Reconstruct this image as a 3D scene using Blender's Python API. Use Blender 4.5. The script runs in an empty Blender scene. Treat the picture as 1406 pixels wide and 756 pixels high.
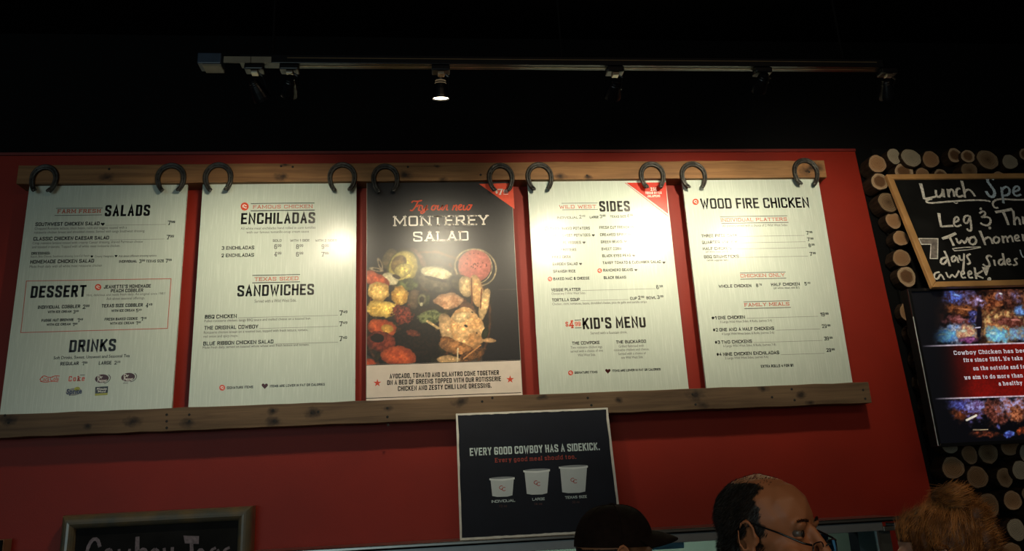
import bpy, bmesh, math, random
import numpy as np
from mathutils import Vector, Matrix

random.seed(7); np.random.seed(7)
sc = bpy.context.scene
col = sc.collection
R_ = math.radians

# ------------------------------------------------------------------ camera
FPX = 1059.97
PITCH, ROLL, YAW = 0.27559, 0.05056, -0.10696
CAM = np.array([0.0, -3.076, 1.65])
def _rot(p, r, y):
    cy, sy = math.cos(y), math.sin(y); cp, sp = math.cos(p), math.sin(p); cr, sr = math.cos(r), math.sin(r)
    Rz = np.array([[cy, -sy, 0], [sy, cy, 0], [0, 0, 1]])
    Rx = np.array([[1, 0, 0], [0, cp, -sp], [0, sp, cp]])
    Ry = np.array([[cr, 0, sr], [0, 1, 0], [-sr, 0, cr]])
    return Rz @ Rx @ Ry
RC = _rot(PITCH, ROLL, YAW)          # columns: right, forward, up
cd = bpy.data.cameras.new('camera'); cam = bpy.data.objects.new('camera', cd); col.objects.link(cam)
cd.sensor_width = 36.0; cd.lens = 36.0 * FPX / 1406.0; cd.clip_start = 0.05; cd.clip_end = 60
M = Matrix.Identity(4)
for i in range(3):
    M[i][0] = RC[i, 0]; M[i][1] = RC[i, 2]; M[i][2] = -RC[i, 1]; M[i][3] = CAM[i]
cam.matrix_world = M
sc.camera = cam

# ------------------------------------------------------------------ world, colour, large lights
w = bpy.data.worlds.new('world'); sc.world = w; w.use_nodes = True
w.node_tree.nodes['Background'].inputs[0].default_value = (0.55, 0.62, 0.75, 1)
w.node_tree.nodes['Background'].inputs[1].default_value = 0.012
sc.view_settings.view_transform = 'Standard'; sc.view_settings.look = 'None'
sc.view_settings.gamma = 1.0; sc.view_settings.use_curve_mapping = False
sc.view_settings.exposure = 0.0

def area_light(name, loc, target, sx, sy, power, color):
    l = bpy.data.lights.new(name, 'AREA'); l.shape = 'RECTANGLE'; l.size = sx; l.size_y = sy
    l.energy = power; l.color = color
    o = bpy.data.objects.new(name, l); col.objects.link(o); o.location = loc
    o.rotation_euler = (Vector(target) - Vector(loc)).to_track_quat('-Z', 'Y').to_euler()
    return o
# daylight of the shop windows far behind the photographer, and the warm dining-room lamps
area_light('shop_window_daylight', (-3.2, -8.5, 2.0), (0.4, 0, 1.9), 4.5, 2.4, 84, (0.74, 0.96, 0.97))
area_light('dining_room_lamps', (1.3, -4.2, 3.6), (1.2, -3.4, 0), 3.0, 1.0, 26, (1.0, 0.72, 0.45))

LAMP_POWER = 25.0
LAMP_COLOR = (1.0, 0.875, 0.63)

# ------------------------------------------------------------------ projecting helpers
def ray(px, py):
    d = RC @ np.array([(px - 703.0) / FPX, 1.0, (378.0 - py) / FPX]); return d
def at(px, py, Y=0.0):
    d = ray(px, py); t = (Y - CAM[1]) / d[1]; return Vector(CAM + d * t)
def at_depth(px, py, dep):
    return Vector(CAM + ray(px, py) * dep)
def to_px(P):
    q = (np.asarray(P, float) - CAM) @ RC
    return 703 + FPX * q[..., 0] / q[..., 1], 378 - FPX * q[..., 2] / q[..., 1]

class Plane:
    """flat sheet standing in the room: origin, right vector, up vector"""
    def __init__(s, o, ex=(1, 0, 0), ez=(0, 0, 1)):
        s.o = np.array(o, float); s.ex = np.array(ex, float); s.ex /= np.linalg.norm(s.ex)
        s.ez = np.array(ez, float); s.ez /= np.linalg.norm(s.ez)
        s.n = np.cross(s.ex, s.ez)
    def uv(s, px, py):
        d = ray(px, py); t = ((s.o - CAM) @ s.n) / (d @ s.n); P = CAM + d * t - s.o
        return P @ s.ex, P @ s.ez
    def pt(s, u, v, off=0.0):
        return s.o + s.ex * u + s.ez * v + s.n * off

# ------------------------------------------------------------------ object helpers
def tag(o, label=None, cat=None, group=None, kind=None):
    if label: o['label'] = label
    if cat: o['category'] = cat
    if group: o['group'] = group
    if kind: o['kind'] = kind
    return o
def wl(o):
    v = Vector((0, 0, 0))
    while o is not None: v += o.location; o = o.parent
    return v
def thing(name, loc, label, cat, group=None):
    o = bpy.data.objects.new(name, None); o.empty_display_size = 0.05
    o.location = loc; col.objects.link(o); return tag(o, label, cat, group)
def link_mesh(name, me, m, parent=None):
    o = bpy.data.objects.new(name, me); col.objects.link(o)
    if m is not None and not me.materials:
        for q in (m if isinstance(m, (list, tuple)) else [m]): me.materials.append(q)
    if parent is not None: o.parent = parent
    return o
class MB:
    """collects world-space geometry; build() links it as one object"""
    def __init__(s): s.v = []; s.f = []; s.mi = []
    def add(s, vs, fs, mi=0):
        b = len(s.v); s.v += [tuple(map(float, p)) for p in vs]
        s.f += [tuple(b + i for i in f) for f in fs]; s.mi += [mi] * len(fs); return s
    def box(s, a, b, mi=0):
        x0, y0, z0 = a; x1, y1, z1 = b
        x0, x1 = min(x0, x1), max(x0, x1); y0, y1 = min(y0, y1), max(y0, y1); z0, z1 = min(z0, z1), max(z0, z1)
        vs = [(x0,y0,z0),(x1,y0,z0),(x1,y1,z0),(x0,y1,z0),(x0,y0,z1),(x1,y0,z1),(x1,y1,z1),(x0,y1,z1)]
        return s.add(vs, [(3,2,1,0),(4,5,6,7),(0,1,5,4),(1,2,6,5),(2,3,7,6),(3,0,4,7)], mi)
    def obox(s, pl, u0, v0, u1, v1, d0, d1, mi=0):
        vs = [pl.pt(u, v, d) for d in (d0, d1) for (u, v) in ((u0, v0), (u1, v0), (u1, v1), (u0, v1))]
        return s.add(vs, [(3,2,1,0),(4,5,6,7),(0,1,5,4),(1,2,6,5),(2,3,7,6),(3,0,4,7)], mi)
    def tube(s, pts, rad, n=8, mi=0, cap=True):
        pts = [Vector(p) for p in pts]; rads = rad if isinstance(rad, (list, tuple)) else [rad] * len(pts)
        rings = []; up = None
        for i, p in enumerate(pts):
            t = (pts[min(i + 1, len(pts) - 1)] - pts[max(i - 1, 0)]).normalized()
            if up is None:
                up = t.orthogonal().normalized()
            up = (up - t * up.dot(t)).normalized(); sd = t.cross(up)
            rings.append([p + (up * math.cos(a) + sd * math.sin(a)) * rads[i] for a in [2 * math.pi * k / n for k in range(n)]])
        vs = [q for r in rings for q in r]; fs = []
        for i in range(len(pts) - 1):
            for k in range(n):
                fs.append((i*n+k, i*n+(k+1)%n, (i+1)*n+(k+1)%n, (i+1)*n+k))
        if cap: fs += [tuple(range(n))[::-1], tuple((len(pts)-1)*n+k for k in range(n))]
        return s.add(vs, fs, mi)
    def lathe(s, o, ax, prof, n=20, mi=0, cap0=True, cap1=True):
        """prof: (distance along the axis, radius)"""
        ax = Vector(ax).normalized(); o = Vector(o); a = ax.orthogonal().normalized(); b = ax.cross(a)
        vs = [o + ax * d + (a * math.cos(t) + b * math.sin(t)) * r for (d, r) in prof for t in [2*math.pi*k/n for k in range(n)]]
        fs = [(i*n+k, i*n+(k+1)%n, (i+1)*n+(k+1)%n, (i+1)*n+k) for i in range(len(prof)-1) for k in range(n)]
        if cap0: fs.append(tuple(range(n))[::-1])
        if cap1: fs.append(tuple((len(prof)-1)*n+k for k in range(n)))
        return s.add(vs, fs, mi)
    def build(s, name, m, parent=None, smooth=False, label=None, bevel=0, kind=None):
        me = bpy.data.meshes.new(name); off = wl(parent) if parent is not None else Vector((0, 0, 0))
        me.from_pydata([(p[0]-off.x, p[1]-off.y, p[2]-off.z) for p in s.v], [], s.f)
        o = link_mesh(name, me, m, parent)
        if any(s.mi): me.polygons.foreach_set('material_index', s.mi)
        if smooth: me.polygons.foreach_set('use_smooth', [True] * len(me.polygons))
        if bevel:
            b = o.modifiers.new('bevel', 'BEVEL'); b.width = bevel; b.segments = 2; b.limit_method = 'ANGLE'
        if label: o['label'] = label
        if kind: o['kind'] = kind
        return o

# ------------------------------------------------------------------ materials
def srgb(r, g, b):
    f = lambda c: (c/255/12.92) if c/255 <= 0.04045 else ((c/255+0.055)/1.055)**2.4
    return (f(r), f(g), f(b))
class N:
    def __init__(s, name):
        s.m = bpy.data.materials.new(name); s.m.use_nodes = True; s.t = s.m.node_tree
        s.b = s.t.nodes['Principled BSDF']
    def n(s, typ, **kw):
        x = s.t.nodes.new(typ)
        for k, v in kw.items(): setattr(x, k, v)
        return x
    def l(s, a, b): s.t.links.new(a, b)
    def set(s, **kw):
        for k, v in kw.items(): s.b.inputs[k.replace('_', ' ')].default_value = v
        return s
def mat(name, c, rough=0.6, metal=0.0, var=0.12, nscale=30, bump=0.0, stretch=(1, 1, 1), c2=None, spec=0.5, bscale=None, coat=0, detail=4, rvar=0.0):
    k = N(name); k.set(Roughness=rough, Metallic=metal)
    k.b.inputs['Specular IOR Level'].default_value = spec
    if coat: k.b.inputs['Coat Weight'].default_value = coat; k.b.inputs['Coat Roughness'].default_value = 0.12
    tc = k.n('ShaderNodeTexCoord'); mp = k.n('ShaderNodeMapping'); mp.inputs['Scale'].default_value = stretch
    geo = k.n('ShaderNodeNewGeometry'); k.l(geo.outputs['Position'], mp.inputs['Vector'])
    no = k.n('ShaderNodeTexNoise'); no.inputs['Scale'].default_value = nscale; no.inputs['Detail'].default_value = detail
    k.l(mp.outputs[0], no.inputs['Vector'])
    rp = k.n('ShaderNodeValToRGB')
    a = tuple(max(0, x * (1 - var)) for x in c) if c2 is None else c
    b = tuple(min(1, x * (1 + var)) for x in c) if c2 is None else c2
    rp.color_ramp.elements[0].position = 0.3; rp.color_ramp.elements[1].position = 0.7
    rp.color_ramp.elements[0].color = (*a, 1); rp.color_ramp.elements[1].color = (*b, 1)
    k.l(no.outputs['Fac'], rp.inputs[0]); k.l(rp.outputs[0], k.b.inputs['Base Color'])
    if bump:
        bp = k.n('ShaderNodeBump'); bp.inputs['Strength'].default_value = min(1, bump); bp.inputs['Distance'].default_value = 0.002
        n2 = no
        if bscale:
            n2 = k.n('ShaderNodeTexNoise'); n2.inputs['Scale'].default_value = bscale; n2.inputs['Detail'].default_value = 5; k.l(mp.outputs[0], n2.inputs['Vector'])
        k.l(n2.outputs['Fac'], bp.inputs['Height']); k.l(bp.outputs[0], k.b.inputs['Normal'])
    if rvar:
        mr = k.n('ShaderNodeMapRange'); mr.inputs[3].default_value = max(0.02, rough - rvar); mr.inputs[4].default_value = min(1, rough + rvar)
        k.l(no.outputs['Fac'], mr.inputs[0]); k.l(mr.outputs[0], k.b.inputs['Roughness'])
    return k.m
def emis(name, c, s):
    k = N(name); k.set(Base_Color=(0, 0, 0, 1), Roughness=0.4)
    k.b.inputs['Emission Color'].default_value = (*c, 1); k.b.inputs['Emission Strength'].default_value = s
    return k.m

GLOSS = 0.27
M_ = {}
M_['red'] = mat('red_wall_paint', (0.20, 0.0105, 0.0034), 0.55, var=0.10, nscale=3, bump=0.15, bscale=260, spec=0.3)
M_['black'] = mat('black_wall_paint', (0.0009, 0.0010, 0.0013), 0.8, var=0.2, nscale=4, spec=0.12)
M_['black2'] = mat('black_backing', (0.002, 0.002, 0.002), 0.8, var=0.3, nscale=20, spec=0.15)
M_['floor'] = mat('floor_tile', (0.10, 0.07, 0.05), 0.4, nscale=6, var=0.2)
M_['paper'] = mat('menu_panel_print', srgb(184, 194, 184), GLOSS, var=0.03, nscale=14, stretch=(22, 1, 0.6), rvar=0.03, spec=0.5)
M_['panel_back'] = mat('panel_core', (0.05, 0.045, 0.04), 0.6)
M_['ink'] = mat('black_ink', (0.008, 0.008, 0.008), GLOSS, spec=0.5)
M_['ink2'] = mat('grey_ink', (0.09, 0.085, 0.08), GLOSS, spec=0.5)
M_['ink3'] = mat('pale_grey_ink', (0.20, 0.20, 0.185), GLOSS, spec=0.5)
M_['inkred'] = mat('brick_red_ink', srgb(178, 92, 76), GLOSS)
M_['inkred2'] = mat('badge_red_ink', srgb(196, 74, 52), GLOSS)
M_['heart'] = mat('maroon_ink', srgb(60, 14, 18), GLOSS)
M_['cornerred'] = mat('bright_red_ink', srgb(188, 44, 26), GLOSS)
M_['white'] = mat('white_ink', srgb(225, 220, 212), GLOSS, var=0.03)
M_['salmon'] = mat('salmon_ink', srgb(204, 78, 50), GLOSS, var=0.03)
M_['iron'] = mat('horseshoe_iron', (0.06, 0.057, 0.052), 0.42, metal=0.7, var=0.4, nscale=60, bump=0.5)
M_['steel'] = mat('brushed_steel', (0.42, 0.42, 0.40), 0.32, metal=1.0, var=0.08, nscale=20, stretch=(1, 1, 30))
M_['nail'] = mat('nail_hole', (0.006, 0.005, 0.004), 0.8)
M_['lamp'] = mat('track_lamp_black', (0.003, 0.0035, 0.005), 0.3, spec=0.35, var=0.2)
M_['lampnickel'] = mat('lamp_nickel', (0.30, 0.27, 0.22), 0.35, metal=1.0)
M_['tracktan'] = mat('track_cover_plate', (0.14, 0.125, 0.09), 0.5)
# ------------------------------------------------------------------ stroke alphabet ('~' smooth, 'o' closed smooth)
def _g(w, *st): return (w, st)
GL = {
'A': _g(1, '0,0 .5,1 1,0', '.2,.32 .8,.32'), 'B': _g(1, '0,0 0,1', '~0,1 .6,1 .95,1 .95,.75 .95,.53 .6,.53 0,.53', '~.0,.53 .6,.53 1,.53 1,.27 1,0 .6,0 0,0'),
'C': _g(1, '~1,.68 1,.82 1,1 .5,1 0,1 0,.8 0,.2 0,0 .5,0 1,0 1,.18 1,.32'), 'D': _g(1, '0,0 0,1', '~0,1 .5,1 1,1 1,.78 1,.22 1,0 .5,0 0,0'),
'E': _g(.85, '1,1 0,1 0,0 1,0', '0,.52 .85,.52'), 'F': _g(.85, '1,1 0,1 0,0', '0,.5 .85,.5'),
'G': _g(1, '~1,.7 1,.82 1,1 .5,1 0,1 0,.8 0,.2 0,0 .5,0 1,0 1,.2 1,.45', '1,.45 .58,.45'), 'H': _g(1, '0,0 0,1', '1,0 1,1', '0,.52 1,.52'),
'I': _g(0, '0,0 0,1'), 'J': _g(.8, '~0,.3 0,.15 0,0 .5,0 1,0 1,.2 1,.5', '1,.5 1,1'), 'K': _g(1, '0,0 0,1', '1,1 0,.4', '.33,.6 1,0'),
'L': _g(.82, '0,1 0,0 1,0'), 'M': _g(1.3, '0,0 0,1 .5,.25 1,1 1,0'), 'N': _g(1.05, '0,0 0,1 1,0 1,1'),
'O': _g(1, 'o0,.5 0,.8 0,1 .5,1 1,1 1,.8 1,.2 1,0 .5,0 0,0 0,.2'), 'P': _g(.95, '0,0 0,1', '~0,1 .55,1 1,1 1,.76 1,.46 .55,.46 0,.46'),
'Q': _g(1, 'o0,.5 0,.8 0,1 .5,1 1,1 1,.8 1,.2 1,0 .5,0 0,0 0,.2', '.6,.25 1.05,-.08'), 'R': _g(1, '0,0 0,1', '~0,1 .55,1 .95,1 .95,.76 .95,.5 .55,.5 0,.5', '.5,.5 1,0'),
'S': _g(1, '~1,.72 1,.82 1,1 .5,1 0,1 0,.78 0,.6 .35,.55 .65,.46 1,.4 1,.2 1,0 .5,0 0,0 0,.17 0,.29'), 'T': _g(.95, '0,1 1,1', '.5,1 .5,0'),
'U': _g(1, '~0,1 0,.9 0,.22 0,0 .5,0 1,0 1,.22 1,.9 1,1'), 'V': _g(1, '0,1 .5,0 1,1'), 'W': _g(1.45, '0,1 .25,0 .5,.8 .75,0 1,1'),
'X': _g(1, '0,0 1,1', '0,1 1,0'), 'Y': _g(1, '0,1 .5,.45 1,1', '.5,.45 .5,0'), 'Z': _g(.95, '0,1 1,1 0,0 1,0'),
'0': _g(.9, 'o0,.5 0,.8 0,1 .5,1 1,1 1,.8 1,.2 1,0 .5,0 0,0 0,.2'), '1': _g(.45, '0,.8 1,1 1,0'), '2': _g(.9, '~0,.7 0,1 .5,1 1,1 1,.7 .8,.45 0,0', '0,0 1,0'),
'3': _g(.9, '~0,.8 0,1 .5,1 .95,1 .95,.75 .95,.53 .4,.53', '~.4,.53 1,.53 1,.27 1,0 .5,0 0,0 0,.2'), '4': _g(.95, '.7,0 .7,1 0,.3 1,.3'),
'5': _g(.9, '.95,1 .08,1 0,.5', '~0,.5 .2,.62 .55,.62 1,.62 1,.3 1,0 .5,0 0,0 0,.2'), '6': _g(.9, '~.95,.82 .9,1 .5,1 0,1 0,.6 0,.3', 'o0,.3 0,.58 .5,.58 1,.58 1,.3 1,0 .5,0 0,0'),
'7': _g(.9, '0,1 1,1 .35,0'), '8': _g(.9, 'o.5,.53 .05,.53 .05,.77 .05,1 .5,1 .95,1 .95,.77 .95,.53', 'o.5,.53 0,.53 0,.27 0,0 .5,0 1,0 1,.27 1,.53'),
'9': _g(.9, '~.05,.18 .1,0 .5,0 1,0 1,.4 1,.7', 'o1,.7 1,.42 .5,.42 0,.42 0,.7 0,1 .5,1 1,1'), '&': _g(1.1, '~1,0 .25,.65 .2,1 .5,1 .8,1 .8,.7 0,.45 0,0 .45,0 .9,0 1,.4'),
'#': _g(1, '.3,.1 .4,.9', '.65,.1 .75,.9', '.1,.35 1,.35', '.05,.65 .95,.65'), '$': _g(.9, '~1,.72 1,.95 .5,.95 0,.95 0,.7 .1,.52 .9,.48 1,.3 1,.05 .5,.05 0,.05 0,.29', '.5,-.1 .5,1.1'),
"'": _g(.05, '0,1 0,.75'), '.': _g(.05, '0,0 0,.04'), ',': _g(.1, '.5,.05 0,-.15'), '-': _g(.5, '0,.45 1,.45'), '!': _g(.05, '0,1 0,.3', '0,0 0,.05'), ':': _g(.05, '0,.1 0,.14', '0,.55 0,.59'),
'a': _g(.8, '~.05,.6 .2,.7 .5,.7 .95,.7 .95,.5', '.95,.5 .95,0', '~.95,.4 .5,.42 0,.4 0,.2 0,0 .45,0 .95,.02 .95,.2'),
'b': _g(.85, '0,0 0,1', 'o0,.35 0,.7 .5,.7 1,.7 1,.35 1,0 .5,0 0,0'), 'c': _g(.8, '~1,.52 .95,.7 .5,.7 0,.7 0,.35 0,0 .5,0 .95,0 1,.18'),
'd': _g(.85, '1,0 1,1', 'o0,.35 0,.7 .5,.7 1,.7 1,.35 1,0 .5,0 0,0'), 'e': _g(.85, '0,.37 1,.37', '~1,.37 1,.7 .5,.7 0,.7 0,.35 0,0 .5,0 .9,0 1,.15'),
'f': _g(.55, '~1,.95 .9,1 .4,1 .4,.8', '.4,.8 .4,0', '0,.68 .9,.68'), 'g': _g(.85, 'o0,.37 0,.7 .5,.7 1,.7 1,.37 1,.05 .5,.05 0,.05', '~1,.7 1,.1 1,-.28 .5,-.28 .1,-.28 0,-.15'),
'h': _g(.85, '0,0 0,1', '~0,.45 .1,.7 .5,.7 1,.7 1,.4', '1,.4 1,0'), 'i': _g(.02, '0,0 0,.7', '0,.9 0,.94'), 'j': _g(.3, '1,.7 1,-.1', '~1,-.1 1,-.3 0,-.25', '1,.9 1,.94'),
'k': _g(.85, '0,0 0,1', '.9,.7 0,.28', '.35,.42 1,0'), 'l': _g(.02, '0,0 0,1'), 'm': _g(1.35, '0,0 0,.7', '~0,.45 .05,.7 .28,.7 .5,.7 .5,.4', '.5,.4 .5,0', '~.5,.45 .55,.7 .78,.7 1,.7 1,.4', '1,.4 1,0'),
'n': _g(.85, '0,0 0,.7', '~0,.45 .1,.7 .5,.7 1,.7 1,.4', '1,.4 1,0'), 'o': _g(.88, 'o0,.35 0,.7 .5,.7 1,.7 1,.35 1,0 .5,0 0,0'), 'p': _g(.85, '0,-.28 0,.7', 'o0,.35 0,.7 .5,.7 1,.7 1,.35 1,0 .5,0 0,0'),
'r': _g(.6, '0,0 0,.7', '~0,.4 .15,.7 .6,.72 1,.66'), 's': _g(.75, '~1,.55 .95,.7 .5,.7 0,.7 0,.53 .1,.4 .9,.32 1,.18 1,0 .5,0 .05,0 0,.15'), 't': _g(.55, '.4,.95 .4,.2', '~.4,.2 .4,0 .8,0 1,.05', '0,.68 .95,.68'),
'u': _g(.85, '~0,.7 0,.6 0,.2 0,0 .5,0 1,0 1,.25', '1,.7 1,0'), 'v': _g(.85, '0,.7 .5,0 1,.7'), 'w': _g(1.25, '0,.7 .25,0 .5,.6 .75,0 1,.7'), 'x': _g(.85, '0,0 1,.7', '0,.7 1,0'),
'y': _g(.85, '0,.7 .5,.03', '1,.7 .3,-.28'), 'z': _g(.8, '0,.7 1,.7 0,0 1,0'),
}
def chaikin(P, closed, it=3):
    P = [np.array(p, float) for p in P]
    for _ in range(it):
        Q = []; n = len(P)
        if not closed: Q.append(P[0])
        for i in range(n if closed else n - 1):
            a, b = P[i], P[(i + 1) % n]
            Q += [a * .75 + b * .25, a * .25 + b * .75]
        if not closed: Q.append(P[-1])
        P = Q
    return P
def ribbon(P, t, closed=False, cap=0.0, tv=None):
    """flat strip of width t along P -> verts, faces (2D)"""
    Q = [np.array(P[0], float)]
    for p in P[1:]:
        if np.linalg.norm(np.array(p) - Q[-1]) > 1e-9: Q.append(np.array(p, float))
    if len(Q) < 2: return [], []
    n = len(Q); vs = []; fs = []
    if cap and not closed:
        d = Q[0] - Q[1]; Q[0] = Q[0] + d / np.linalg.norm(d) * cap
        d = Q[-1] - Q[-2]; Q[-1] = Q[-1] + d / np.linalg.norm(d) * cap
    for i in range(n):
        a = Q[i - 1] if (i > 0 or closed) else None; b = Q[(i + 1) % n] if (i < n - 1 or closed) else None
        d1 = (Q[i] - a) / (np.linalg.norm(Q[i] - a) + 1e-12) if a is not None else None
        d2 = (b - Q[i]) / (np.linalg.norm(b - Q[i]) + 1e-12) if b is not None else None
        if d1 is None: d1 = d2
        if d2 is None: d2 = d1
        n1 = np.array([-d1[1], d1[0]]); n2 = np.array([-d2[1], d2[0]]); m = n1 + n2; L = np.linalg.norm(m)
        m = m / L if L > 1e-6 else n1
        k = 1 / max(0.42, m @ n1)
        tt = t * (tv(i) if tv else 1)
        vs += [Q[i] + m * k * tt / 2, Q[i] - m * k * tt / 2]
    for i in range(n if closed else n - 1):
        j = (i + 1) % n; fs.append((2*i+1, 2*j+1, 2*j, 2*i))
    return vs, fs
def parse(st):
    c = st[0] in '~o'; P = [tuple(float(q) for q in p.split(',')) for p in (st[1:] if c else st).split()]
    return P, st[0]
def stroke_text(s, W, H, wt=0.16, slab=False, gap=0.30, space=0.75, wide=0.5, it=2):
    """text filling W x H (cap height); wt = stroke width / H. returns verts, faces (2D)"""
    t = wt * H; Wc = max(1e-4, W - t); Hc = H - t; vs = []; fs = []; g = t * 1.62 if not slab else t + .26 * H
    nl = sum(1 for c in s if c != ' '); sw = sum(max(.0, GL[c][0]) for c in s if c != ' ') + space * s.count(' ')
    k = (Wc - g * (nl - 1)) / sw
    if k < .14 * H: g = max(.3 * g, (Wc - .3 * H * sw) / max(1, nl - 1)) if Wc > .3 * H * sw else g * .6; k = (Wc - g * (nl - 1)) / sw
    pos = []; adv = 0
    for ch in s:
        if ch == ' ': adv += space * k; pos.append(None); continue
        pos.append(adv / k); adv += GL[ch][0] * k + g
    for ch, x0 in zip(s, pos):
        if x0 is None: continue
        w, sts = GL[ch]
        for st in sts:
            P, f = parse(st)
            P = [((x0 + x * w) * k + t / 2, y * Hc + t / 2) for x, y in P]
            if f in '~o':
                Q = chaikin(P, f == 'o', it); v, fc = ribbon(Q, t, f == 'o')
            else:
                Q = P; v, fc = ribbon(P, t, False, cap=t / 2 if True else 0)
                if slab:
                    for (a, b), (xx, yy) in zip(P, parse(st)[0]):
                        if abs(yy) < .01 or abs(yy - 1) < .01 or (ch.islower() and abs(yy - .7) < .01):
                            h = .12 * H
                            v2, f2 = ribbon([(a - h - t*.3, b), (a + h + t*.3, b)], t * 0.8)
                            bb = len(vs); vs += v2; fs += [tuple(bb + i for i in q) for q in f2]
            bb = len(vs); vs += v; fs += [tuple(bb + i for i in q) for q in fc]
    return vs, fs

FONTQ = []
SPLIT = {'heading', 'section_lettering', 'badge', 'badge_mark', 'hearts', 'stars', 'script_lettering', 'title_lettering', 'size_lettering', 'caption_lettering', 'drink_marks'}
WHOLE = {'black_print', 'caption_band', 'corner_flash', 'corner_line', 'tub_print', 'tub_rim_print', 'tub_lid_print', 'dessert_border', 'headline_lettering', 'subline_lettering', 'chalk_lettering'}
class Sheet:
    """printed sheet: collects flat print by part and links the parts under the root"""
    def __init__(s, root, pl, off=0.0006):
        s.root = root; s.pl = pl; s.off = off; s.parts = {}; s.k = 0; s.n = 0
    def tgt(s, part, m):
        if m.name.startswith('~'): pass
        key = (part, m.name, s.k if part in ('chalk_lettering', 'tub_print', 'tub_rim_print', 'tub_lid_print', 'corner_words') else (s.n if part in SPLIT else 0))
        if key not in s.parts: s.parts[key] = (MB(), m)
        return s.parts[key][0]
    def put(s, part, m, vs, fs, u=0, v=0, sh=0, lift=0):
        s.tgt(part, m).add([s.pl.pt(u + a + sh * b, v + b, s.off + lift) for a, b in vs], fs)
    def frame(s, x0, y0, x1, h):
        u0, v0 = s.pl.uv(x0, y0); y1 = y0
        for _ in range(4):
            u1, v1 = s.pl.uv(x1, y1); _, vb = s.pl.uv(x1, y1 + 1); y1 += (v0 - v1) / (vb - v1)
        H = s.pl.uv(x0, y0 - h)[1] - v0
        return u0, v0, s.pl.uv(x1, y1)[0] - u0, H
    def T(s, part, m, txt, x0, y0, x1, h, wt=0.17, slab=False, sh=0, lift=0, gap=0.36, it=2):
        s.n += 1; u, v, W, H = s.frame(x0, y0, x1, h); vs, fs = stroke_text(txt, W, H, wt, slab, it=it, gap=gap); s.put(part, M_[m], vs, fs, u, v, sh, lift)
    def F(s, part, m, txt, x0, y0, x1, h, bold=0.0, lift=0):
        u, v, W, H = s.frame(x0, y0, x1, h); FONTQ.append((s, part, M_[m], txt, u, v, W, H, bold, lift))
    def line(s, part, m, x0, y0, x1, t=0.8, lift=0):
        u, v, W, H = s.frame(x0, y0, x1, t); s.put(part, M_[m], [(0, 0), (W, 0), (W, H), (0, H)], [(0, 1, 2, 3)], u, v, 0, lift)
    def P(s, part, m, pxs, lift=0):
        pts = [s.pl.uv(*p) for p in pxs]; s.put(part, M_[m], pts, [tuple(range(len(pts)))[::-1]], 0, 0, 0, lift)
    def path(s, part, m, pxs, t, smooth=True, closed=False, lift=0, chalk=0):
        pts = [s.pl.uv(*p) for p in pxs]
        if smooth: pts = chaikin(pts, closed, 3)
        k = s.pl.uv(pxs[0][0] + 1, pxs[0][1])[0] - s.pl.uv(*pxs[0])[0]
        tv = (lambda i: 1 + chalk * math.sin(i * 1.7 + pxs[0][0]) ) if chalk else None
        vs, fs = ribbon(pts, t * k, closed, tv=tv); s.put(part, M_[m], vs, fs, 0, 0, 0, lift)
    def disc(s, part, m, x, y, r, n=16, lift=0, ry=None, ang=0):
        ry = ry or r; ca, sa = math.cos(ang), math.sin(ang)
        s.P(part, m, [(x + r*math.cos(a)*ca - ry*math.sin(a)*sa, y + r*math.cos(a)*sa + ry*math.sin(a)*ca) for a in [-2*math.pi*k/n for k in range(n)]], lift)
    def heart(s, part, m, x, y, r):
        P = []; s.n += 1
        for k in range(20):
            a = -2*math.pi*k/20; P.append((x + r * 1.05 * math.sin(a)**3, y - r * (0.85*math.cos(a) - 0.33*math.cos(2*a) - 0.12*math.cos(3*a) - .06*math.cos(4*a))))
        s.P(part, m, P)
    def badge(s, x, y, r):
        s.n += 1
        s.disc('badge', 'inkred2', x, y, r); s.path('badge_mark', 'white', [(x - r*.3, y + r*.25), (x - r*.5, y - r*.25), (x, y - r*.45), (x + r*.45, y - r*.1)], r*.2, lift=.0003)
        s.path('badge_mark', 'white', [(x - r*.1, y + r*.05), (x + r*.1, y + r*.45), (x + r*.5, y + r*.3)], r*.2, lift=.0003)
    def price(s, x, y, big, sup, h=6.5, m='ink', part='prices', slab=True, wt=.15):
        n = len(big); cw = h * .62
        s.T(part, m, big, x, y, x + cw * n, h, wt, slab); s.T(part, m, sup, x + cw * n + .8, y - h * .45, x + cw * n + .8 + h * .42 * len(sup), h * .55, .17, False)
    def flush(s):
        for (part, _, _), (mb, m) in s.parts.items():
            if mb.v: mb.build(part, m, s.root, kind=None if part in SPLIT or part in WHOLE else 'stuff')
def flush_fonts():
    objs = []
    for q in FONTQ:
        c = bpy.data.curves.new('t', 'FONT'); c.body = q[3]; c.size = 1; c.resolution_u = 2; c.offset = q[8]
        o = bpy.data.objects.new('t', c); col.objects.link(o); objs.append(o)
    bpy.context.view_layer.update(); dg = bpy.context.evaluated_depsgraph_get()
    for q, o in zip(FONTQ, objs):
        sh, part, m, txt, u, v, W, H, bold, lift = q
        me = o.evaluated_get(dg).to_mesh()
        co = np.zeros(len(me.vertices) * 3); me.vertices.foreach_get('co', co); co = co.reshape(-1, 3)
        if len(co):
            x0, x1 = co[:, 0].min(), co[:, 0].max(); k = W / (x1 - x0); ky = H / 0.72
            sh.put(part, m, [((a - x0) * k, b * ky) for a, b in co[:, :2]], [tuple(p.vertices) for p in me.polygons], u, v, 0, lift)
        o.evaluated_get(dg).to_mesh_clear()
    for o in objs:
        c = o.data; bpy.data.objects.remove(o); bpy.data.curves.remove(c)
M_['lime'] = mat('lime_ink', srgb(150, 150, 40), GLOSS); M_['navy'] = mat('navy_ink', srgb(26, 40, 74), GLOSS)
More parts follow.
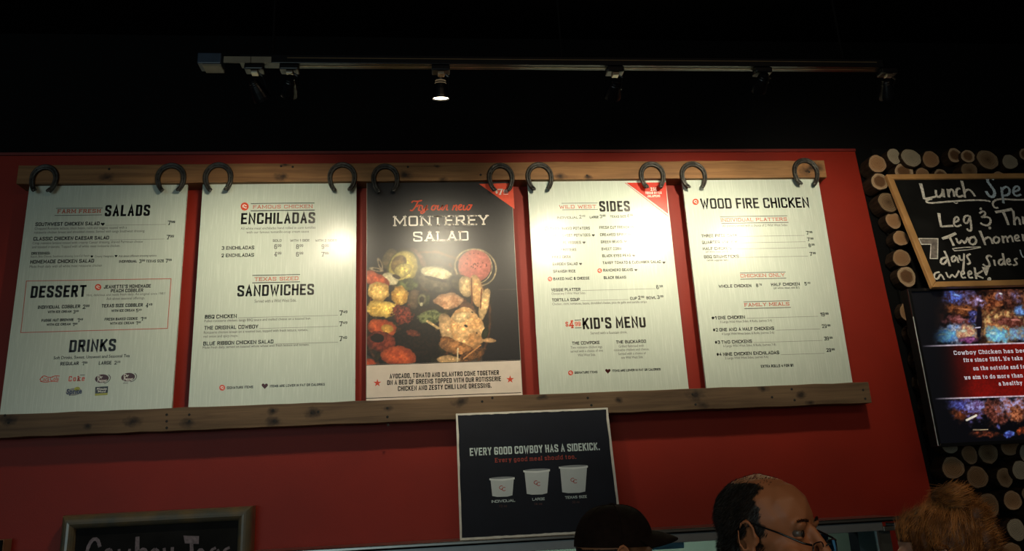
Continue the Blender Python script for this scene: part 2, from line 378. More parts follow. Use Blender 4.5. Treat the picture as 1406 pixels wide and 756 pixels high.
M_['caption'] = mat('caption_paper', srgb(205, 192, 180), GLOSS, var=.04); M_['cornerred2'] = mat('corner_coral_ink', srgb(204, 78, 56), GLOSS)
# ------------------------------------------------------------------ setting
WY = 0.06                                   # face of the red wall; black wall behind it at 0.08
def struct(name, mb, m, parent=None, **k):
    o = mb.build(name, m, parent, **k); o['kind'] = 'structure'; return o
ox0, ox1, oz0, oz1 = -0.60, 1.668, 0.95, 1.455    # pass-through opening below the steel header
b = MB()
def prism(b, pts, y0, y1):
    n = len(pts); vs = [(x, y0, z) for x, z in pts] + [(x, y1, z) for x, z in pts]
    b.add(vs, [tuple(range(n)), tuple(n + i for i in range(n))[::-1]] + [(i, n + i, n + (i+1) % n, (i+1) % n) for i in range(n)])
ztop = 3.106
prism(b, [(-6.0, oz1), (2.034, oz1), (1.972, ztop), (-6.0, ztop)], WY, 0.0795)
prism(b, [(-6.0, 0), (ox0, 0), (ox0, oz1), (-6.0, oz1)], WY, 0.0795)
prism(b, [(ox1 + .05, 0), (2.06, 0), (2.034, oz1), (ox1 + .05, oz1)], WY, 0.0795)
prism(b, [(ox0, 0), (ox1 + .05, 0), (ox1 + .05, oz0), (ox0, oz0)], WY, 0.0795)
struct('wall_front', b, M_['red'])
b = MB()
b.box((-6.0, .08, oz1), (4.2, .2, 3.7)); b.box((-6.0, .08, 0), (ox0, .2, oz1)); b.box((ox1 + .05, .08, 0), (4.2, .2, oz1)); b.box((ox0, .08, 0), (ox1 + .05, .2, oz0))
struct('wall_back', b, M_['black'])
b = MB(); b.box((-6.0, -9, -.1), (4.2, 1.8, 0)); struct('floor', b, M_['floor'])
b = MB(); b.box((4.2, -9, 0), (4.3, .2, 3.7)); struct('wall_right', b, mat('dark_side_wall', (.012, .012, .014), .8)); b = MB(); b.box((-6.1, -9, 0), (-6.0, .2, 3.7)); struct('wall_left', b, mat('dark_side_wall', (.012, .012, .014), .8))
b = MB(); b.box((-6.0, -4.2, 3.7), (4.2, .2, 3.8)); struct('ceiling', b, M_['black'])
b = MB(); b.box((-6.0, .052, ztop), (1.972, .0795, ztop + .012)); struct('trim_1', b, mat('red_trim', (0.12, 0.008, 0.006), .5))
# kitchen behind the opening
tile = mat('kitchen_tile', srgb(150, 158, 132), .4, var=.06, nscale=5)
b = MB(); b.box((-1.4, 1.3, 0), (2.4, 1.4, 1.9)); struct('wall_kitchen', b, tile)
b = MB(); b.box((-1.4, .2, 1.8), (2.4, 1.4, 1.9)); struct('ceiling_kitchen', b, tile)
area = area_light('kitchen_lamp', (0.5, .75, 1.78), (0.5, .75, 0), 2.6, .3, 11, (0.85, 0.97, 1.0))

# ------------------------------------------------------------------ wood
def wood(name, c1, c2, knots, sc_=1.0):
    k = N(name); k.set(Roughness=.62); k.b.inputs['Specular IOR Level'].default_value = .35
    geo = k.n('ShaderNodeNewGeometry'); mp = k.n('ShaderNodeMapping'); mp.inputs['Scale'].default_value = (1.2, 6, 26 * sc_)
    k.l(geo.outputs['Position'], mp.inputs[0])
    no = k.n('ShaderNodeTexNoise'); no.inputs['Scale'].default_value = 2.2; no.inputs['Detail'].default_value = 7; no.inputs['Roughness'].default_value = .62
    no.inputs['Distortion'].default_value = .6; k.l(mp.outputs[0], no.inputs[0])
    n2 = k.n('ShaderNodeTexNoise'); n2.inputs['Scale'].default_value = 1.7; n2.inputs['Detail'].default_value = 3; k.l(geo.outputs['Position'], n2.inputs[0])
    rp = k.n('ShaderNodeValToRGB'); e = rp.color_ramp.elements; e[0].position = .3; e[1].position = .68; e[0].color = (*c1, 1); e[1].color = (*c2, 1)
    k.l(no.outputs['Fac'], rp.inputs[0])
    mx = k.n('ShaderNodeMix', data_type='RGBA', blend_type='MULTIPLY'); mx.inputs[0].default_value = .8
    r2 = k.n('ShaderNodeValToRGB'); r2.color_ramp.elements[0].position = .35; r2.color_ramp.elements[1].position = .62
    r2.color_ramp.elements[0].color = (.55, .5, .45, 1); r2.color_ramp.elements[1].color = (1, 1, 1, 1)
    k.l(n2.outputs['Fac'], r2.inputs[0]); k.l(rp.outputs[0], mx.inputs[6]); k.l(r2.outputs[0], mx.inputs[7])
    cur = mx.outputs[2]; last = None
    sp = k.n('ShaderNodeSeparateXYZ'); k.l(geo.outputs['Position'], sp.inputs[0])
    n3 = k.n('ShaderNodeTexNoise'); n3.inputs['Scale'].default_value = 35; k.l(geo.outputs['Position'], n3.inputs[0])
    for (kx, kz, r) in knots:
        cx = k.n('ShaderNodeCombineXYZ'); m1 = k.n('ShaderNodeMath', operation='MULTIPLY_ADD'); m1.inputs[1].default_value = .62; m1.inputs[2].default_value = -kx * .62
        m2 = k.n('ShaderNodeMath', operation='SUBTRACT'); m2.inputs[1].default_value = kz
        k.l(sp.outputs[0], m1.inputs[0]); k.l(sp.outputs[2], m2.inputs[0]); k.l(m1.outputs[0], cx.inputs[0]); k.l(m2.outputs[0], cx.inputs[2])
        ln = k.n('ShaderNodeVectorMath', operation='LENGTH'); k.l(cx.outputs[0], ln.inputs[0])
        ad = k.n('ShaderNodeMath', operation='MULTIPLY_ADD'); ad.inputs[1].default_value = 1 / r; k.l(ln.outputs['Value'], ad.inputs[0])
        mm = k.n('ShaderNodeMath', operation='MULTIPLY'); mm.inputs[1].default_value = 1.6; k.l(n3.outputs['Fac'], mm.inputs[0]); k.l(mm.outputs[0], ad.inputs[2])
        if last is None: last = ad.outputs[0]
        else:
            mi = k.n('ShaderNodeMath', operation='MINIMUM'); k.l(last, mi.inputs[0]); k.l(ad.outputs[0], mi.inputs[1]); last = mi.outputs[0]
    if last is not None:
        r3 = k.n('ShaderNodeValToRGB'); e = r3.color_ramp.elements; e[0].position = .46; e[0].color = (.10, .07, .05, 1); e[1].position = .93; e[1].color = (1, 1, 1, 1)
        mr = k.n('ShaderNodeMapRange'); mr.inputs[1].default_value = 0; mr.inputs[2].default_value = 2.1; k.l(last, mr.inputs[0]); k.l(mr.outputs[0], r3.inputs[0])
        m3 = k.n('ShaderNodeMix', data_type='RGBA', blend_type='MULTIPLY'); m3.inputs[0].default_value = 1; k.l(cur, m3.inputs[6]); k.l(r3.outputs[0], m3.inputs[7]); cur = m3.outputs[2]
    k.l(cur, k.b.inputs['Base Color'])
    bp = k.n('ShaderNodeBump'); bp.inputs['Strength'].default_value = .35; bp.inputs['Distance'].default_value = .003; k.l(no.outputs['Fac'], bp.inputs['Height']); k.l(bp.outputs[0], k.b.inputs['Normal'])
    return k.m
PY = -0.02
def kn(px, py, r): p = at(px, py, PY); return (p.x, p.z, r)
top_knots = [kn(556, 240, .022), kn(386, 242, .02), kn(392, 226, .012), kn(608, 246, .012), kn(808, 243, .012), kn(770, 241, .015), kn(148, 243, .02), kn(1118, 230, .03), kn(1107, 235, .024), kn(600, 228, .008)]
bot_knots = [kn(376, 578, .02), kn(430, 566, .022), kn(375, 565, .014), kn(12, 576, .02), kn(182, 578, .02), kn(258, 580, .018), kn(956, 542, .024), kn(965, 555, .016), kn(1048, 533, .014), kn(1100, 541, .016), kn(632, 552, .02), kn(745, 545, .014), kn(850, 549, .012), kn(533, 560, .012), kn(120, 584, .012), kn(1112, 553, .012)]
M_['woodtop'] = wood('honey_stained_wood', (0.16, 0.074, 0.026), (0.33, 0.17, 0.066), top_knots)
M_['woodbot'] = wood('weathered_brown_wood', (0.078, 0.047, 0.024), (0.165, 0.104, 0.056), bot_knots)
nails_t = [(386, 228), (402, 229), (660, 240), (806, 241), (150, 232), (1111, 236), (560, 229), (960, 228)]
nails_b = [(229, 569), (229, 578), (229, 587), (260, 569), (260, 578), (532, 560), (532, 572), (533, 583), (676, 546), (662, 551), (951, 541), (955, 555), (1087, 534), (1091, 549), (1185, 535), (1188, 547), (375, 563), (377, 577), (12, 580), (807, 546), (812, 556), (428, 566), (437, 565), (1060, 545), (7, 570)]
def plank(name, x0, x1, z0, z1, m, label, nails):
    r = thing(name, ((x0+x1)/2, WY, z0), label, 'plank')
    b = MB(); n = 48                                   # slightly uneven sawn edges
    rr = random.Random(x0); vs = []
    for i in range(n + 1):
        x = x0 + (x1 - x0) * i / n; a = rr.uniform(-.0016, .0016); c = rr.uniform(-.0016, .0016)
        vs += [(x, PY, z0 + a), (x, PY, z1 + c), (x, WY, z1 + c), (x, WY, z0 + a)]
    fs = [(4*i+k, 4*i+4+k, 4*i+4+(k+1) % 4, 4*i+(k+1) % 4) for i in range(n) for k in range(4)] + [(0, 1, 2, 3), (4*n+3, 4*n+2, 4*n+1, 4*n)]
    b.add(vs, fs); b.build('board', m, r, bevel=.002)
    for (px, py) in nails:
        p = at(px, py, PY); q = MB(); q.lathe((p.x, PY - .0015, p.z), (0, 1, 0), [(0, .0038), (.0005, .0052), (.006, .004)], 8); q.build('nail', M_['nail'], r)
    return r
ZT, ZB = 2.945, 2.027
plank('upper_plank', -1.658, 1.768, 2.9455, 3.028, M_['woodtop'], 'long honey-brown upper plank the horseshoes hang on, against the red wall', nails_t)
plank('lower_plank', -1.96, 1.795, 1.941, 2.0265, M_['woodbot'], 'long knotty weathered lower plank under the feet of the menu boards', nails_b)

# ------------------------------------------------------------------ menu boards
corners = [((40,255),(257,253),(0,570),(236,562)), ((278,253),(490,251),(259,559),(487,551)), ((504,254),(704,251.5),(502,549),(716,541)), ((724,252),(914,250),(741.4,540.5),(946,534)), ((936,248),(1123,245),(970.6,532.5),(1171,525))]
labels = ['pale menu board headed SALADS, DESSERT and DRINKS', 'pale menu board headed ENCHILADAS and SANDWICHES',
          'dark poster of a Monterey salad between the pale menu boards', 'pale menu board headed SIDES and KID\'S MENU with red corner', 'pale menu board headed WOOD FIRE CHICKEN']
SH = []
for i, c in enumerate(corners):
    x0 = (at(*c[0]).x + at(*c[2]).x) / 2; x1 = (at(*c[1]).x + at(*c[3]).x) / 2
    nm = 'salad_poster' if i == 2 else 'menu_board'
    r = thing(nm, ((x0+x1)/2, 0, ZB), labels[i], 'poster' if i == 2 else 'menu board', None if i == 2 else 'menu boards between the two planks')
    b = MB(); b.box((x0, 0, ZB), (x1, .012, ZT)); b.build('panel', M_['paper'] if i != 2 else mat('poster_back', srgb(150, 140, 130), GLOSS), r)
    for zz in (ZB + .04, ZT - .11):
        b = MB(); b.box((x0 + .06, .012, zz), (x1 - .06, WY - .0005, zz + .05)); b.build('standoff_batten', M_['panel_back'], r)
    s = Sheet(r, Plane((x0, 0, ZB))); s.x0, s.x1 = x0, x1; SH.append(s)
S1, S2, S3, S4, S5 = SH
# ================= board 1 (photo pixel coordinates of the lettering)
def Z(s, ox, oy, k):           # crop -> frame coordinates
    return lambda x, y: (ox + x / k, oy + y / k)
s = S1
s.line('rule_lines', 'ink2', 77, 286.4, 141, .8); s.line('rule_lines', 'ink2', 75, 296.2, 140, .8)
s.T('section_lettering', 'inkred', 'FARM FRESH', 79, 292.8, 138, 5.4, .2, True)
s.T('heading', 'ink', 'SALADS', 143.5, 297, 205.5, 15.5, .19)
def item(s, t, x0, y, x1, h=5.0, m='ink'): s.T('item_names', m, t, x0, y, x1, h, .185, gap=.42)
def desc(s, t, x0, y, x1, h=3.6, m='ink2'): s.F('descriptions', m, t, x0, y, x1, h)
item(s, 'SOUTHWEST CHICKEN SALAD', 48.5, 310.3, 136.5); s.heart('hearts', 'ink', 141.2, 307.5, 2.6)
s.line('leader_lines', 'ink3', 145, 309.4, 228, .5); s.price(230.6, 308.8, '7', '99', 6)
desc(s, 'Chopped Romaine lettuce, black beans, corn and veggies topped with a', 47.5, 315.4, 174)
desc(s, 'rotisserie chicken breast and shredded cheese. Served with tangy Southwest dressing.', 47, 320.6, 199)
item(s, 'CLASSIC CHICKEN CAESAR SALAD', 45.7, 330.2, 149.5); s.line('leader_lines', 'ink3', 151, 329.4, 226, .5); s.price(229, 328.6, '7', '99', 6)
desc(s, 'Crisp romaine lettuce tossed with creamy Caesar dressing, shaved Parmesan cheese', 44.6, 335.4, 196)
desc(s, 'and toasted croutons. Topped with all white meat rotisserie chicken.', 44, 340.7, 165)
item(s, 'DRESSINGS:', 43, 349.6, 69, 3.6)
desc(s, 'Ranch, Bleu Cheese, Southwest dressing, Low-Cal Ranch', 42.4, 353.6, 123, 3); s.heart('hearts', 'ink', 126.2, 351.8, 1.8)
desc(s, 'Creamy Vinaigrette', 130, 353.2, 156, 3); s.heart('hearts', 'ink', 159.4, 351.2, 1.8); desc(s, 'Ask about different dressing options', 163, 352.8, 215, 3)
item(s, 'HOMEMADE CHICKEN SALAD', 41.5, 361.9, 129); item(s, 'INDIVIDUAL', 163.5, 360.6, 188, 3.6); s.price(191, 361, '3', '99', 5)
item(s, 'TEXAS SIZE', 200.5, 360.2, 225, 3.6); s.price(227.5, 360.4, '7', '99', 5)
desc(s, 'Made fresh daily with all white meat rotisserie chicken', 40.5, 367.6, 140)
s.path('dessert_border', 'inkred', [(36.4, 385.6), (235, 382.4), (230, 450.6), (28.6, 456.4)], 1.0, False, True)
s.T('heading', 'ink', 'DESSERT', 41.5, 409, 117.5, 16.5, .19)
s.badge(134.8, 394, 4.4)
item(s, "JEANETTE'S HOMEMADE", 142.5, 396, 207, 4.8); item(s, 'PEACH COBBLER', 152, 401.4, 196.5, 4.6)
desc(s, 'Hot, delicious and made fresh daily. An original since 1981!', 119, 406.6, 227, 3.4); desc(s, 'Ask about seasonal offerings.', 146, 411.6, 199, 3.6)
item(s, 'INDIVIDUAL COBBLER', 52, 424, 110, 4.6); s.price(113.6, 423.8, '2', '99', 5.6); item(s, 'WITH ICE CREAM', 65.5, 429.8, 98, 3.4); s.price(100.5, 430.2, '3', '99', 4.6)
item(s, 'TEXAS SIZE COBBLER', 139.5, 422, 196, 4.6); s.price(200, 421.8, '4', '49', 5.6); item(s, 'WITH ICE CREAM', 153, 428.2, 184.6, 3.4); s.price(186.8, 428.4, '5', '49', 4.6)
item(s, 'FUDGE NUT BROWNIE', 57, 441.6, 101, 3.7); s.price(105.6, 441.8, '1', '49', 5); item(s, 'WITH ICE CREAM', 64, 447.2, 97, 3.4); s.price(99, 447.4, '1', '99', 4.4)
item(s, 'FRESH BAKED COOKIE', 143.6, 440, 189, 3.7); s.price(192.8, 440, '1', '49', 5); item(s, 'WITH ICE CREAM', 151, 445.6, 184, 3.4); s.price(186, 445.4, '1', '99', 4.4)
s.T('heading', 'ink', 'DRINKS', 94.5, 483.6, 158.5, 17, .19)
s.F('descriptions', 'ink', 'Soft Drinks, Sweet, Unsweet and Seasonal Tea', 73.5, 493.2, 178, 4.4, .008)
item(s, 'REGULAR', 82.8, 501.6, 108, 4.8); s.price(112, 501.2, '1', '99', 5); item(s, 'LARGE', 135.5, 500.6, 153, 4.8); s.price(157, 500.2, '2', '29', 5)
# soft-drink marks
s.F('drink_marks', 'inkred2', 'Coca', 55, 523.6, 67, 6.4, .012); s.F('drink_marks', 'inkred2', 'Cola', 68.5, 522.8, 80.5, 6.2, .012)
s.path('drink_marks', 'inkred2', [(54.5, 521), (60, 514.5), (68, 519), (75, 515.5), (82, 516)], 1.1)
s.path('drink_marks', 'inkred2', [(55, 523), (62, 525), (72, 523), (80, 524)], .9)
s.T('drink_marks', 'inkred2', 'Coke', 94, 523.4, 116, 7.2, .17, True); s.line('drink_marks', 'ink2', 110, 515.2, 116.5, .9)
for dx, dy in ((0, 0), (36, -2)):
    s.disc('drink_marks', 'heart', 140 + dx, 519.5 + dy, 9.6, 20, 0, 5.8, -.14); s.path('drink_marks', 'ink2', [(149 + dx, 514 + dy), (152.5 + dx, 518 + dy), (149 + dx, 524 + dy), (143 + dx, 526 + dy)], 1.1)
    s.F('drink_mark_words', 'white', 'Dr', 134 + dx, 519.5 + dy, 141 + dx, 4.2, .02, .0003); s.F('drink_mark_words', 'white', 'Pepper', 134 + dx, 524 + dy, 147 + dx, 4.0, .02, .0003)
s.F('drink_marks', 'ink2', 'diet', 169, 526.8, 176, 3.0)
s.disc('drink_marks', 'ink3', 101.5, 537.6, 11.2, 18, -.0002, 5.2, -.12); s.disc('drink_marks_green', 'lime', 106, 533.4, 4.2, 12, 0, 2.6, -.2)
s.F('drink_marks_blue', 'navy', 'Sprite', 91, 540.6, 112.5, 7, .03)
s.P('drink_marks', 'ink', [(131, 531), (148.6, 530), (148, 539), (130.6, 540)]); s.P('drink_marks_green', 'lime', [(130.6, 540), (148, 539), (147.8, 541.8), (130.4, 543)])
s.F('drink_mark_words', 'white', 'Minute', 133, 535, 146.5, 3.0, .01, .0003); s.F('drink_mark_words', 'white', 'Maid', 134.6, 538.6, 145, 3.0, .01, .0003)

# ================= board 2
s = S2
s.badge(336, 283.4, 5.6)
s.line('rule_lines', 'ink', 344.4, 279.8, 431.8, .8); s.line('rule_lines', 'ink', 344.2, 289.8, 432, 1.0); s.T('section_lettering', 'inkred', 'FAMOUS CHICKEN', 347.5, 286.4, 429, 4.8, .17, True)
s.T('heading', 'ink', 'ENCHILADAS', 330.6, 307.8, 432.6, 15.4, .18)
desc(s, 'All white meat enchiladas hand rolled in corn tortillas', 330.5, 315.2, 433); desc(s, 'with our famous tomatillo-soup cream sauce', 338.5, 320.4, 424)
for t, a, b_ in (('SOLO', 374.5, 386.5), ('WITH 1 SIDE', 398.5, 425), ('WITH 2 SIDES', 433, 462.5)): item(s, t, a, 331.8, b_, 3.2, 'ink2')
item(s, '3 ENCHILADAS', 304.4, 342.8, 349, 4.8); item(s, '2 ENCHILADAS', 304, 353, 348.6, 4.8)
for x, a, b_ in ((376.5, '6', '4'), (406.5, '8', '6'), (441.5, '9', '7')): s.price(x, 341.6, a, '99', 6.2, 'ink2'); s.price(x, 352, b_, '99', 6.2, 'ink2')
s.line('rule_lines', 'ink', 346.6, 378.4, 412, .8); s.line('rule_lines', 'ink', 346.4, 388.6, 412, .9); s.T('section_lettering', 'inkred', 'TEXAS SIZED', 349.5, 385.6, 409.6, 5, .17, True)
s.T('heading', 'ink', 'SANDWICHES', 325.6, 407, 431, 15.4, .18)
desc(s, 'Served with a Wild West Side.', 349.5, 415.4, 407, 4.4)
item(s, 'BBQ CHICKEN', 281.3, 437.4, 325, 5.2); s.line('leader_lines', 'ink3', 327, 436.4, 464, .5); s.price(466.4, 432.8, '7', '49', 6.6)
desc(s, 'Pulled rotisserie chicken, tangy BBQ sauce and melted cheese on a toasted bun.', 280.6, 442.2, 427)
item(s, 'THE ORIGINAL COWBOY', 280.3, 452.6, 354.4, 5.2); s.line('leader_lines', 'ink3', 356, 451, 464, .5); s.price(466.2, 447.6, '7', '49', 6.6)
desc(s, 'Rotisserie chicken breast on a toasted bun, topped with fresh lettuce, tomato,', 279.8, 458, 423); desc(s, 'red onion and spicy mayo.', 279.4, 463.4, 327)
item(s, 'BLUE RIBBON CHICKEN SALAD', 279, 474, 375.4, 5.2); s.line('leader_lines', 'ink3', 377, 472.4, 464, .5); s.price(466, 468, '7', '49', 6.6)
desc(s, 'Made fresh daily, served on toasted whole wheat with fresh lettuce and tomato.', 278.4, 478.6, 424.5)
s.badge(305.2, 532, 4.1); item(s, 'SIGNATURE ITEMS', 311.5, 533.8, 347.4, 3.4); s.heart('hearts', 'heart', 363.6, 529.4, 4.2); item(s, 'ITEMS ARE LOWER IN FAT OR CALORIES', 370.6, 531.6, 446, 3.4)

# ================= board 4
s = S4
s.line('rule_lines', 'ink2', 771, 279.4, 820.6, .7); s.line('rule_lines', 'ink2', 772, 288.4, 821, .7); s.T('section_lettering', 'inkred', 'WILD WEST', 768, 286.2, 818.6, 4.6, .17, True)
s.T('heading', 'ink', 'SIDES', 823.4, 290.6, 865.4, 14.6, .19)
item(s, 'INDIVIDUAL', 765, 300.4, 794, 3.2, 'ink2'); s.price(795.6, 299.8, '2', '49', 4.8, 'ink2'); item(s, 'LARGE', 809.8, 299.6, 822, 3.2); s.price(823.6, 299.4, '3', '99', 4.8); item(s, 'TEXAS SIZE', 838, 298.8, 859.6, 3.2); s.price(861, 298.6, '4', '99', 4.8)
s.badge(750.4, 314, 3)
L4 = [('TWICE BAKED POTATERS', 755.4, 810, 315.8, 0), ('BAKED SWEET POTATOES', 756, 810.6, 325.2, 1), ('CAMPFIRE VEGGIES', 756.4, 797.8, 335.2, 1), ('CORN FRITTERS', 757.2, 791.4, 345, 0), ('FRIED OKRA', 758, 783.8, 354.6, 0), ('GARDEN SALAD', 758.8, 793.2, 364.4, 1), ('SPANISH RICE', 759.6, 790.4, 374.4, 0), ('BAKED MAC & CHEESE', 760, 809.4, 384.6, 0)]
R4 = [('FRESH CUT FRENCH FRIES', 823, 877.4, 314.2, 0), ('CREAMED SPINACH', 824, 866, 324, 0), ('GREEN BEANS', 825, 854.6, 333.8, 1), ('SWEET CORN', 826, 853, 343.6, 0), ('BLACK EYED PEAS', 827, 866.2, 353, 1), ('TANGY TOMATO & CUCUMBER SALAD', 827.6, 907.6, 362.6, 1), ('RANCHERO BEANS', 828.4, 869, 372.8, 1), ('BLACK BEANS', 829, 859.8, 383, 0)]
for t, a, b_, y, h in L4 + R4:
    item(s, t, a, y, b_, 3.9)
    if h: s.heart('hearts', 'ink', b_ + 4, y - 2.4, 2)
s.badge(755.2, 382.8, 3.2); s.badge(823.4, 371.4, 3.2)
item(s, 'VEGGIE PLATTER', 757, 400, 797, 4.2); s.line('leader_lines', 'ink3', 799, 398.8, 900, .5); s.price(901.4, 396.6, '6', '99', 5.4)
desc(s, 'Choose any 3 Wild West Sides.', 757.2, 404.6, 804.4, 3.4)
item(s, 'TORTILLA SOUP', 758, 413.8, 796, 4.2); s.line('leader_lines', 'ink3', 797, 412.8, 863, .5); item(s, 'CUP', 865.4, 411.4, 874.6, 3.8); s.price(876.4, 411, '2', '99', 5); item(s, 'BOWL', 887.6, 410.6, 901, 3.8); s.price(902.6, 410.2, '3', '99', 5)
desc(s, 'Chicken, corn, tomatoes, beans, shredded cheese, pico de gallo and tortilla strips.', 758.4, 418.8, 888.6, 3.4)
s.T('price_flash', 'inkred2', '$', 776.4, 448, 780.6, 6.4, .15); s.T('price_flash', 'inkred2', '4', 781.4, 450.6, 788.4, 11, .17, True); s.T('price_flash', 'inkred2', '99', 789.6, 447.6, 797.2, 6, .17)
s.line('rule_lines', 'ink', 789, 439.6, 798, .8); s.line('rule_lines', 'ink', 789.6, 450.4, 798.6, .8)
s.T('heading', 'ink', "KID'S MENU", 800.4, 451.8, 887, 15.6, .19)
desc(s, 'Served with a fountain drink.', 811, 458.8, 861.4, 3.8)
item(s, 'THE COWPOKE', 785.6, 473.2, 823.4, 4.4); item(s, 'THE BUCKAROO', 846, 471.6, 887, 4.4)
for i, (t, a, b_) in enumerate((('Two rotisserie chicken legs', 783.6, 826.8), ('served with a choice of one', 783.4, 827.8), ('Wild West Side.', 793.4, 818))): desc(s, t, a, 478.6 + 5.2 * i, b_, 3.6)
for i, (t, a, b_) in enumerate((('Grilled flatbread with', 849.6, 884), ('rotisserie chicken and cheese.', 843, 891.6), ('Served with a choice of', 849, 887), ('one Wild West Side.', 852.8, 883.4))): desc(s, t, a, 476.8 + 5.2 * i, b_, 3.6)
s.badge(783.4, 511.6, 3.4); item(s, 'SIGNATURE ITEMS', 789, 513, 820.4, 3.2); s.heart('hearts', 'heart', 834.6, 509, 3.6); item(s, 'ITEMS ARE LOWER IN FAT OR CALORIES', 840.6, 510.4, 907, 3.2)
s.P('corner_flash', 'cornerred', [(860.2, 250.8), (914.2, 250.2), (917.4, 293.4)])
s.path('corner_line', 'cornerred', [(858, 250.8), (917.4, 296.8)], .7, False)
s.T('corner_words', 'white', '25', 893.6, 261.8, 898.6, 4.6, .18, True, lift=.0003); s.T('corner_words', 'white', 'c', 899.4, 261.6, 902, 5.6, .14, lift=.0003)
s.T('corner_words', 'white', 'TEXAS STYLE', 886, 266.2, 908.6, 3.1, .2, lift=.0003); s.T('corner_words', 'white', 'JALAPENO', 888.8, 270.6, 906.4, 3.1, .2, lift=.0003)

# ================= board 5
s = S5
s.badge(955, 277, 4.4)
s.T('heading', 'ink', 'WOOD FIRE CHICKEN', 962.6, 286.8, 1111.6, 14.4, .17)
s.line('rule_lines', 'ink2', 988.6, 297.8, 1081, .8); s.line('rule_lines', 'ink2', 990.4, 307, 1082.6, .9); s.T('section_lettering', 'inkred', 'INDIVIDUAL PLATTERS', 990, 304.2, 1080.6, 4.6, .17, True)
desc(s, 'All platters served with a choice of 2 Wild West Sides', 992, 311.6, 1081)
item(s, 'THREE PIECE DARK', 963, 325.8, 1012.6, 4.2); item(s, 'QUARTER WHITE', 964, 334.8, 1007, 4.2); s.heart('hearts', 'ink', 1010.6, 331.6, 2); item(s, 'HALF CHICKEN', 965.2, 343.4, 1004, 4.2); desc(s, '(all white meat, add $1)', 969, 346.8, 1002, 3, 'ink'); item(s, 'BBQ DRUMSTICKS', 966.8, 354.6, 1014.6, 4.2); desc(s, '(while supplies last)', 970.6, 358.4, 999.6, 3, 'ink')
for (x0_, y, xp, pr) in ((1014, 324.2, 1107.6, '7'), (1014, 333, 1109, '7'), (1006, 341.4, 1110.6, '8'), (1016, 353, 1112.4, '7')): s.line('leader_lines', 'ink3', x0_, y + .6, xp - 3, .5); s.price(xp, y - 2.2, pr, '99', 4.8)
s.line('rule_lines', 'ink2', 1016, 375, 1078.6, .8); s.line('rule_lines', 'ink2', 1016.6, 383.6, 1079.6, .9); s.T('section_lettering', 'inkred', 'CHICKEN ONLY', 1016.8, 380.8, 1077.4, 4.6, .17, True)
item(s, 'WHOLE CHICKEN', 986.8, 395, 1031.6, 4.2); s.price(1038.4, 394, '8', '79', 4.6); item(s, 'HALF CHICKEN', 1059, 392.6, 1098.2, 4.2); s.price(1105, 391.6, '5', '49', 4.6); desc(s, '(all white meat, add $1)', 1062.4, 396.6, 1097.6, 3, 'ink')
s.line('rule_lines', 'ink2', 1021, 414.6, 1084.4, .8); s.line('rule_lines', 'ink2', 1022, 424, 1085.8, .9); s.T('section_lettering', 'inkred', 'FAMILY MEALS', 1022.4, 420.8, 1084, 4.8, .18, True)
for (n, t, x, y, x1_, d, xd, yd, xd1, pr, xp, yp) in (('#1', 'ONE CHICKEN', 977, 438.6, 1023, '3 Large Wild West Sides, 4 Rolls, (serves 3-4)', 989, 443.2, 1060, '19', 1126.4, 434), ('#2', 'ONE AND A HALF CHICKENS', 979, 455, 1063, '4 Large Wild West Sides, 6 Rolls, (serves 5-6)', 991, 459.8, 1063, '29', 1129, 450),
    ('#3', 'TWO CHICKENS', 981.6, 472, 1032.6, '6 Large Wild West Sides, 8 Rolls, (serves 7-8)', 993.4, 476.4, 1065.4, '39', 1132, 467), ('#4', 'NINE CHICKEN ENCHILADAS', 984, 488.6, 1070, '2 Large Wild West Sides, (serves 4-6)', 995.6, 493, 1055, '29', 1135, 483)):
    item(s, n, x, y, x + 7, 4.6); item(s, t, x + 9, y - .2, x1_, 4.6); desc(s, d, xd, yd, xd1, 3.4); s.line('leader_lines', 'ink3', x1_ + 2, y - 1.6, xp - 3, .5); s.price(xp, yp, pr, '99', 5, slab=False)
item(s, 'EXTRA ROLLS 4 FOR $1', 1045, 504.6, 1089.4, 3.8)

